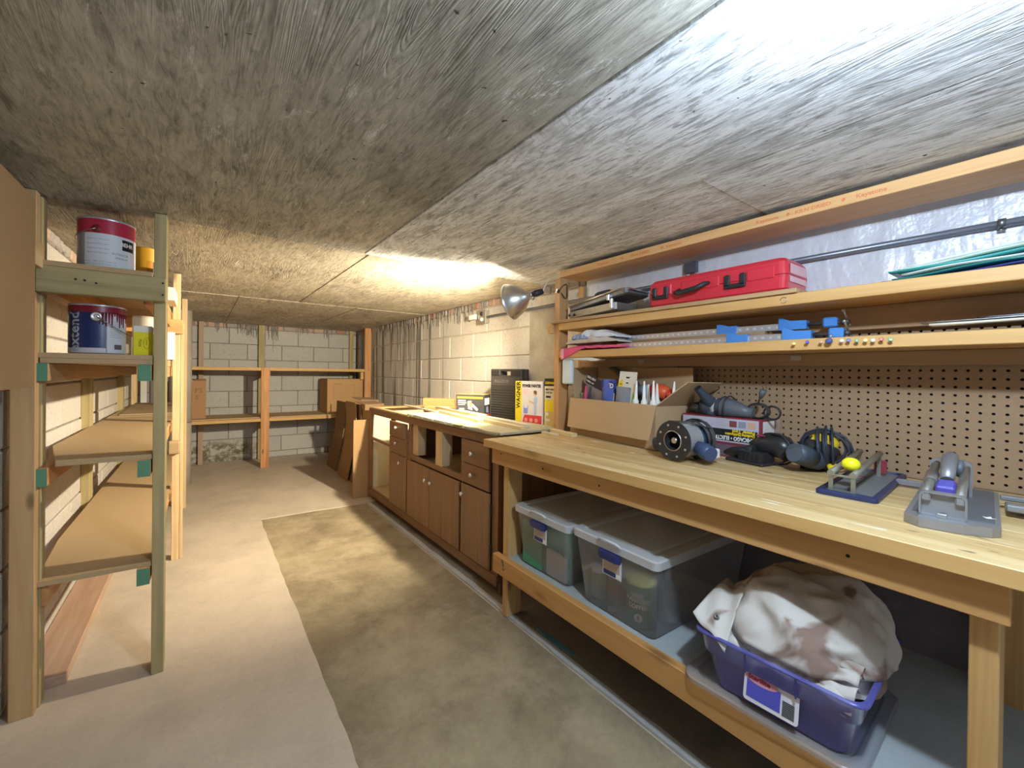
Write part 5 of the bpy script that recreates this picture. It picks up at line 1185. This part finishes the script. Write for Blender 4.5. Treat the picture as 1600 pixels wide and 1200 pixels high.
# ================================================================ UNDER THE BENCH
ZU=.2895
CLR=m_clear('clear_plastic',(.93,.96,1.0),.27,.2,.45); CLRL=m_clear('clear_lid',(.95,.98,1.0),.78,.2,.35); BLU=plain((.02,.03,.14),.35)
def bin_(label,x,y,rz,w,d,h):
    t=thing('storage_bin',label,'plastic bin',(x,y,ZU),rz,'clear plastic bins on the lower shelf')
    b=MB(); tt=.003
    def ring(k,z,rad=.022): 
        rg=rbox(b,w,d,h,rad,seg=4); return [p+Vector((0,d/2,0)) for p in rg(k,z)]
    loft(b,[ring(.032,0),ring(.026,.005),ring(.0,h-.03)],True,False,True); b.done('tub',CLR,t)
    b=MB(); loft(b,[ring(.004,h-.032),ring(-.008,h-.030),ring(-.009,h-.004),ring(-.004,h),ring(.022,h),ring(.028,h-.008),ring(.05,h-.008),ring(.056,h-.002)],False,True,False); b.done('lid',CLRL,t)
    b=MB(); b.prism([(-.050,-.014),(-.035,-.022),(.035,-.022),(.050,-.014),(.042,.002),(-.042,.002)],h-.060,h-.034,2); b.done('latch',BLU,t)
    MB().tube([(-.052,-.011,h-.004),(-.035,-.018,h+.008),(.035,-.018,h+.008),(.052,-.011,h-.004)],.005,8).done('latch_lip',CLRL,t)
    lab=thing('l','x','x') if False else None
    bx('label_card',-.042,.042,-.0015+.004,-.0002+.004,h-.125,h-.058,plain((.72,.73,.76),.5),t)
    bx('label_picture',-.036,.036,-.003+.004,-.0016+.004,h-.105,h-.066,plain((.50,.42,.36),.5),t); bx('label_band',-.036,.018,-.003+.004,-.0016+.004,h-.121,h-.106,plain((.03,.06,.20),.5),t); bx('label_code',.020,.036,-.003+.004,-.0016+.004,h-.121,h-.106,WTXT,t)
    return t
b1=bin_('clear plastic bin with green folders inside, at the far end of the lower shelf',1.222,1.362,R(-91),.345,.60,.268)
b2=bin_('larger-looking clear bin with coffee cans inside, second along the lower shelf',1.212,.968,R(-91.5),.365,.60,.280)
GF=plain((.06,.30,.16),.6)
tag(bx('green_folder',1.245,1.27,1.372,1.505,ZU+.006,ZU+.20,GF,None,.002),'green folder standing in the far clear bin','folder')
tag(bx('green_folder',1.275,1.285,1.22,1.42,ZU+.006,ZU+.215,plain((.10,.36,.22),.6),None,.002,rot=(0,.05,0)),'wider green folder behind the paper pad in the far bin','folder')
pd=thing('note_pad','white ruled paper pad in the far clear bin','paper'); bx('sheets',1.252,1.266,1.232,1.350,ZU+.006,ZU+.115,plain((.74,.70,.68),.6),pd,.001)
for i in range(7): bx('ruled_line',1.2512,1.2519,1.240,1.342,ZU+.018+.012*i,ZU+.0187+.012*i,plain((.5,.4,.42),.6),pd)
def tin(name,label,x,y,r,h,body,lid,cat='can'):
    t=thing(name,label,cat,(x,y,ZU+.006))
    MB().lathe([(r,0),(r*1.02,.003),(r,.006),(r,h-.008),(r*1.02,h-.004),(r,h)],28,capb=True,capt=True).done('tin',body,t)
    if lid: MB().lathe([(r*1.04,h-.012),(r*1.05,h+.001),(r*.98,h+.004),(.001,h+.004)],28).done('lid',lid,t)
    return t
t=tin('coffee_can','green coffee can with a pale yellow lid in the second clear bin',1.30,.905,.050,.150,plain((.03,.17,.13),.4),plain((.78,.75,.25),.5))
for s_,z,sz in (('HARMONY',.100,.021),('FRANCISCAN',.082,.018),('COFFEE',.060,.020)):
    if s_=='HARMONY': s_='SAN'
    if s_=='FRANCISCAN': s_='FRANCISCO'
    ctext(t,'lettering',s_,sz,.0507,200,z,WTXT,.0006)
MB().lathe([(.014,0),(.014,.001)],20,xf=frame((.0505*math.cos(R(205)),.0505*math.sin(R(205)),.030),(math.cos(R(205)),math.sin(R(205)),0)),capt=True).done('price_disc',plain((.75,.62,.62),.5),t); ctext(t,'lettering','5',.018,.0520,205,.024,INK,.0008)
tin('coffee_can','brown and navy can behind the green coffee can',1.335,1.02,.045,.125,plain((.16,.10,.10),.4),plain((.5,.5,.5),.4)); tin('coffee_can','white printed can at the right in the second bin',1.40,.86,.040,.115,plain((.55,.52,.50),.5),None); tin('glass_jar','greenish jar at the left in the second bin',1.31,1.10,.032,.11,plain((.25,.33,.30),.3),plain((.6,.6,.58),.4),'jar')
# clear lid lying flat, blue tub on it
tl=thing('bin_lid','loose clear plastic lid lying under the blue tub','lid',(1.385,.480,ZU+.0275),R(-90),rot=(0,0,0))
tl.rotation_euler=(R(0),R(3.0)*0,R(-88))
b=MB()
def ring2(k,z): return [p for p in rbox(b,.40,.40,.02,.045,seg=6)(k,z)]
loft(b,[ring2(.0,-.010),ring2(-.004,-.008),ring2(-.004,.002),ring2(.0,.006),ring2(.02,.006),ring2(.026,.001),ring2(.05,.001)],False,True,False); b.done('sheet',m_clear('lid_clear',(.70,.72,.76),.42,.2,.4),tl)
tl.location=(1.370,.478,ZU+.0115)
tb=thing('blue_tub','translucent violet-blue plastic tub with a product label, full of drop cloths','plastic tub',(1.166,.446,ZU+.0145),R(-87))
MBU=m_clear('blue_plastic',(.17,.17,.62),.75,.25,.35)
TW,TD,TH=.356,.40,.156
b=MB()
def ring3(k,z,rad=.030): return [p+Vector((0,TD/2,0)) for p in rbox(b,TW,TD,TH,rad,seg=5)(k,z)]
loft(b,[ring3(.040,0),ring3(.034,.006),ring3(.016,TH*.62),ring3(.008,TH*.64),ring3(.002,TH-.008),ring3(-.008,TH-.006),ring3(-.009,TH),ring3(.003,TH)],True,False,True); b.done('tub',MBU,tb)
for x in (-.055,.055): bx('rib',x-.0015,x+.0015,.0,.004,TH*.62,TH-.008,plain((.06,.06,.30),.4),tb,rot=(.1,0,0))
slope=Matrix.Translation((0,.0165,.055))@Matrix.Rotation(R(-10.0),4,'X')
def onfront(o): o.matrix_basis=slope@Matrix.Translation(o.location)@o.rotation_euler.to_matrix().to_4x4(); return o
def lab(name,x0,x1,z0,z1,m,y=0): 
    o=bx(name,x0,x1,-.006-.0004*y-.0006,-.006-.0004*y,z0,z1,m,tb); onfront(o); return o
LW=plain((.74,.72,.76),.45)
b=MB(); pts=[]
for cx,cz,a0 in ((.052,.040,0),(-.052,.040,90),(-.052,-.020,180),(.052,-.020,270)):
    for i in range(4): a=R(a0+30*i); pts.append((cx+.008*math.cos(a),cz+.008*math.sin(a)))
b.prism(pts,-.0065,-.0058,1); onfront(b.done('label',LW,tb))
lab('label_blue',-.053,.022,-.018,.030,plain((.09,.09,.48),.4),2); lab('label_code',.026,.052,-.020,.016,plain((.35,.36,.38),.5),2)
for i in range(9): lab('bar',.027,.051,-.018+.0038*i,-.0163+.0038*i,INK,4)
b=MB(); pts=[(-.020+.036*math.cos(a*PI/12),.032+.0125*math.sin(a*PI/12)) for a in range(24)]; b.prism(pts,-.0080,-.0070,1); onfront(b.done('label_oval',plain((.62,.30,.36),.5),tb))
o=text('lettering','Sterilite',.016,(-.051,-.0086,.0275),(1,0,0),(0,0,1),plain((.30,.02,.06),.5),tb,.0006,.0002); onfront(o)
# drop cloth heaps
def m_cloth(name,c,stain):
    m,nt=mat(name); v=coords(nt,(1,1,1),'Object',False); f=noise_(nt,v,7,3,.5,.8); sf=ramp(nt,f,[(.56,(0,0,0)),(.66,(.9,.9,.9))])  # paint stains, spread wider to carry the brown of the shaded upper cloth
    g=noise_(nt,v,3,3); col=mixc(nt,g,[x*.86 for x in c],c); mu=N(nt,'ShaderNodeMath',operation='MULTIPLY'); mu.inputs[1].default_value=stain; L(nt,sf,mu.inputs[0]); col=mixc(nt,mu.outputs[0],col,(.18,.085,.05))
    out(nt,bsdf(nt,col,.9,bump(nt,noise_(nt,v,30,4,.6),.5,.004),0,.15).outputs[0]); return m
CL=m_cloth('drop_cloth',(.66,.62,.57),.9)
dc=thing('drop_cloth','big paint-stained canvas drop cloth heaped up in the blue tub','cloth')
def heap(u,v):
    # a soft mound that fills the tub and bulges over its rear and near rim
    th=2*PI*u; ph=PI*(v*.60)                      # v 0 = crown, 1 = below the rim
    rx,ry,rz=.205,.172,.150
    sx=math.sin(ph)**.75 if ph>0 else 0
    x=1.385+.02*math.cos(ph)+rx*sx*math.cos(th); y=.440-.004+ry*sx*math.sin(th); z=.462+rz*math.copysign(abs(math.cos(ph))**.8,math.cos(ph))
    d=Vector((x-1.385,y-.44,z-.45)).normalized()
    q=Vector((x*9,y*9,z*9)); k=.016*noise.noise(q)+.009*noise.noise(q*2.3)+.008*(1-2*abs(noise.noise(q*1.7+Vector((3,1,2)))))
    k+=.009*math.sin((x*38-y*26+z*18)+3*noise.noise(q*.6))*(.3+.7*max(0,-d.x))
    p=Vector((x,y,z))+d*k
    lim=1.186 if p.z<.47 else 1.170
    if p.x<lim: p.x=lim+(lim-p.x)*.1
    if p.z<.455: p.x=max(1.19,1.385+(p.x-1.385)*.93); p.y=.44+(p.y-.44)*.90
    return p
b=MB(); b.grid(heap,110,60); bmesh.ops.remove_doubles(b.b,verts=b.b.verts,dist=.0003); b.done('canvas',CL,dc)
def flapf(u,v):  # the corner that hangs over the far rim, with its eyelet
    p0=Vector((1.30,.555,.560)); p1=Vector((1.37,.640,.530)); q0=Vector((1.150,.545,.440)); q1=Vector((1.165,.640,.490))
    p=p0.lerp(p1,u).lerp(q0.lerp(q1,u),v); p.z+=.020*math.sin(PI*v)+.006*math.sin(u*8+v*5)
    return p
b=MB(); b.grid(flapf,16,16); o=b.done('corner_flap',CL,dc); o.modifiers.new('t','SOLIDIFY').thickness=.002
MB().lathe([(.0035,-.001),(.0075,-.001),(.0075,.0015),(.0035,.0015),(.0035,-.001)],16,xf=frame(flapf(.42,.80)+Vector((-.003,-.001,.003)),(-.8,-.1,.7))).done('eyelet',DSTEEL,dc)
def fold2(u,v,k):
    y=.575-.285*u; x=1.184+.020*k+.045*v; z=.432+.016*k+.018*math.sin(PI*v)+.006*math.sin(u*17+k*2)+.012*noise.noise(Vector((u*5,k,v)))
    return Vector((x+.006*math.sin(u*11+k),y,z))
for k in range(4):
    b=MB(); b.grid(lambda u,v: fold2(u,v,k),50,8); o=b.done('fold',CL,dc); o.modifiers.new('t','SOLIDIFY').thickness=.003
pbag=thing('plastic_sheet','clear crinkled plastic sheet tucked inside the tub rim','plastic sheet')
b=MB(); b.grid(lambda u,v: Vector((1.180+.030*v+.004*noise.noise(Vector((u*20,v*8,3))),.55-.25*u,.415+.030*v+.010*noise.noise(Vector((u*16,v*5,1))))),60,8); b.done('film',m_clear('film',(.8,.8,.8),.30,.1,.3),pbag)
# floor bits
tag(MB().prism([(0,0),(.10,-.02),(.24,-.01),(.25,.01),(.1,.012)],0,.004,2).done('tape_piece',plain((.10,.26,.33),.6),None,(1.285,1.46,-.003),rz=R(-90)),'blue-grey strip of tape on the floor edge under the bench','tape')
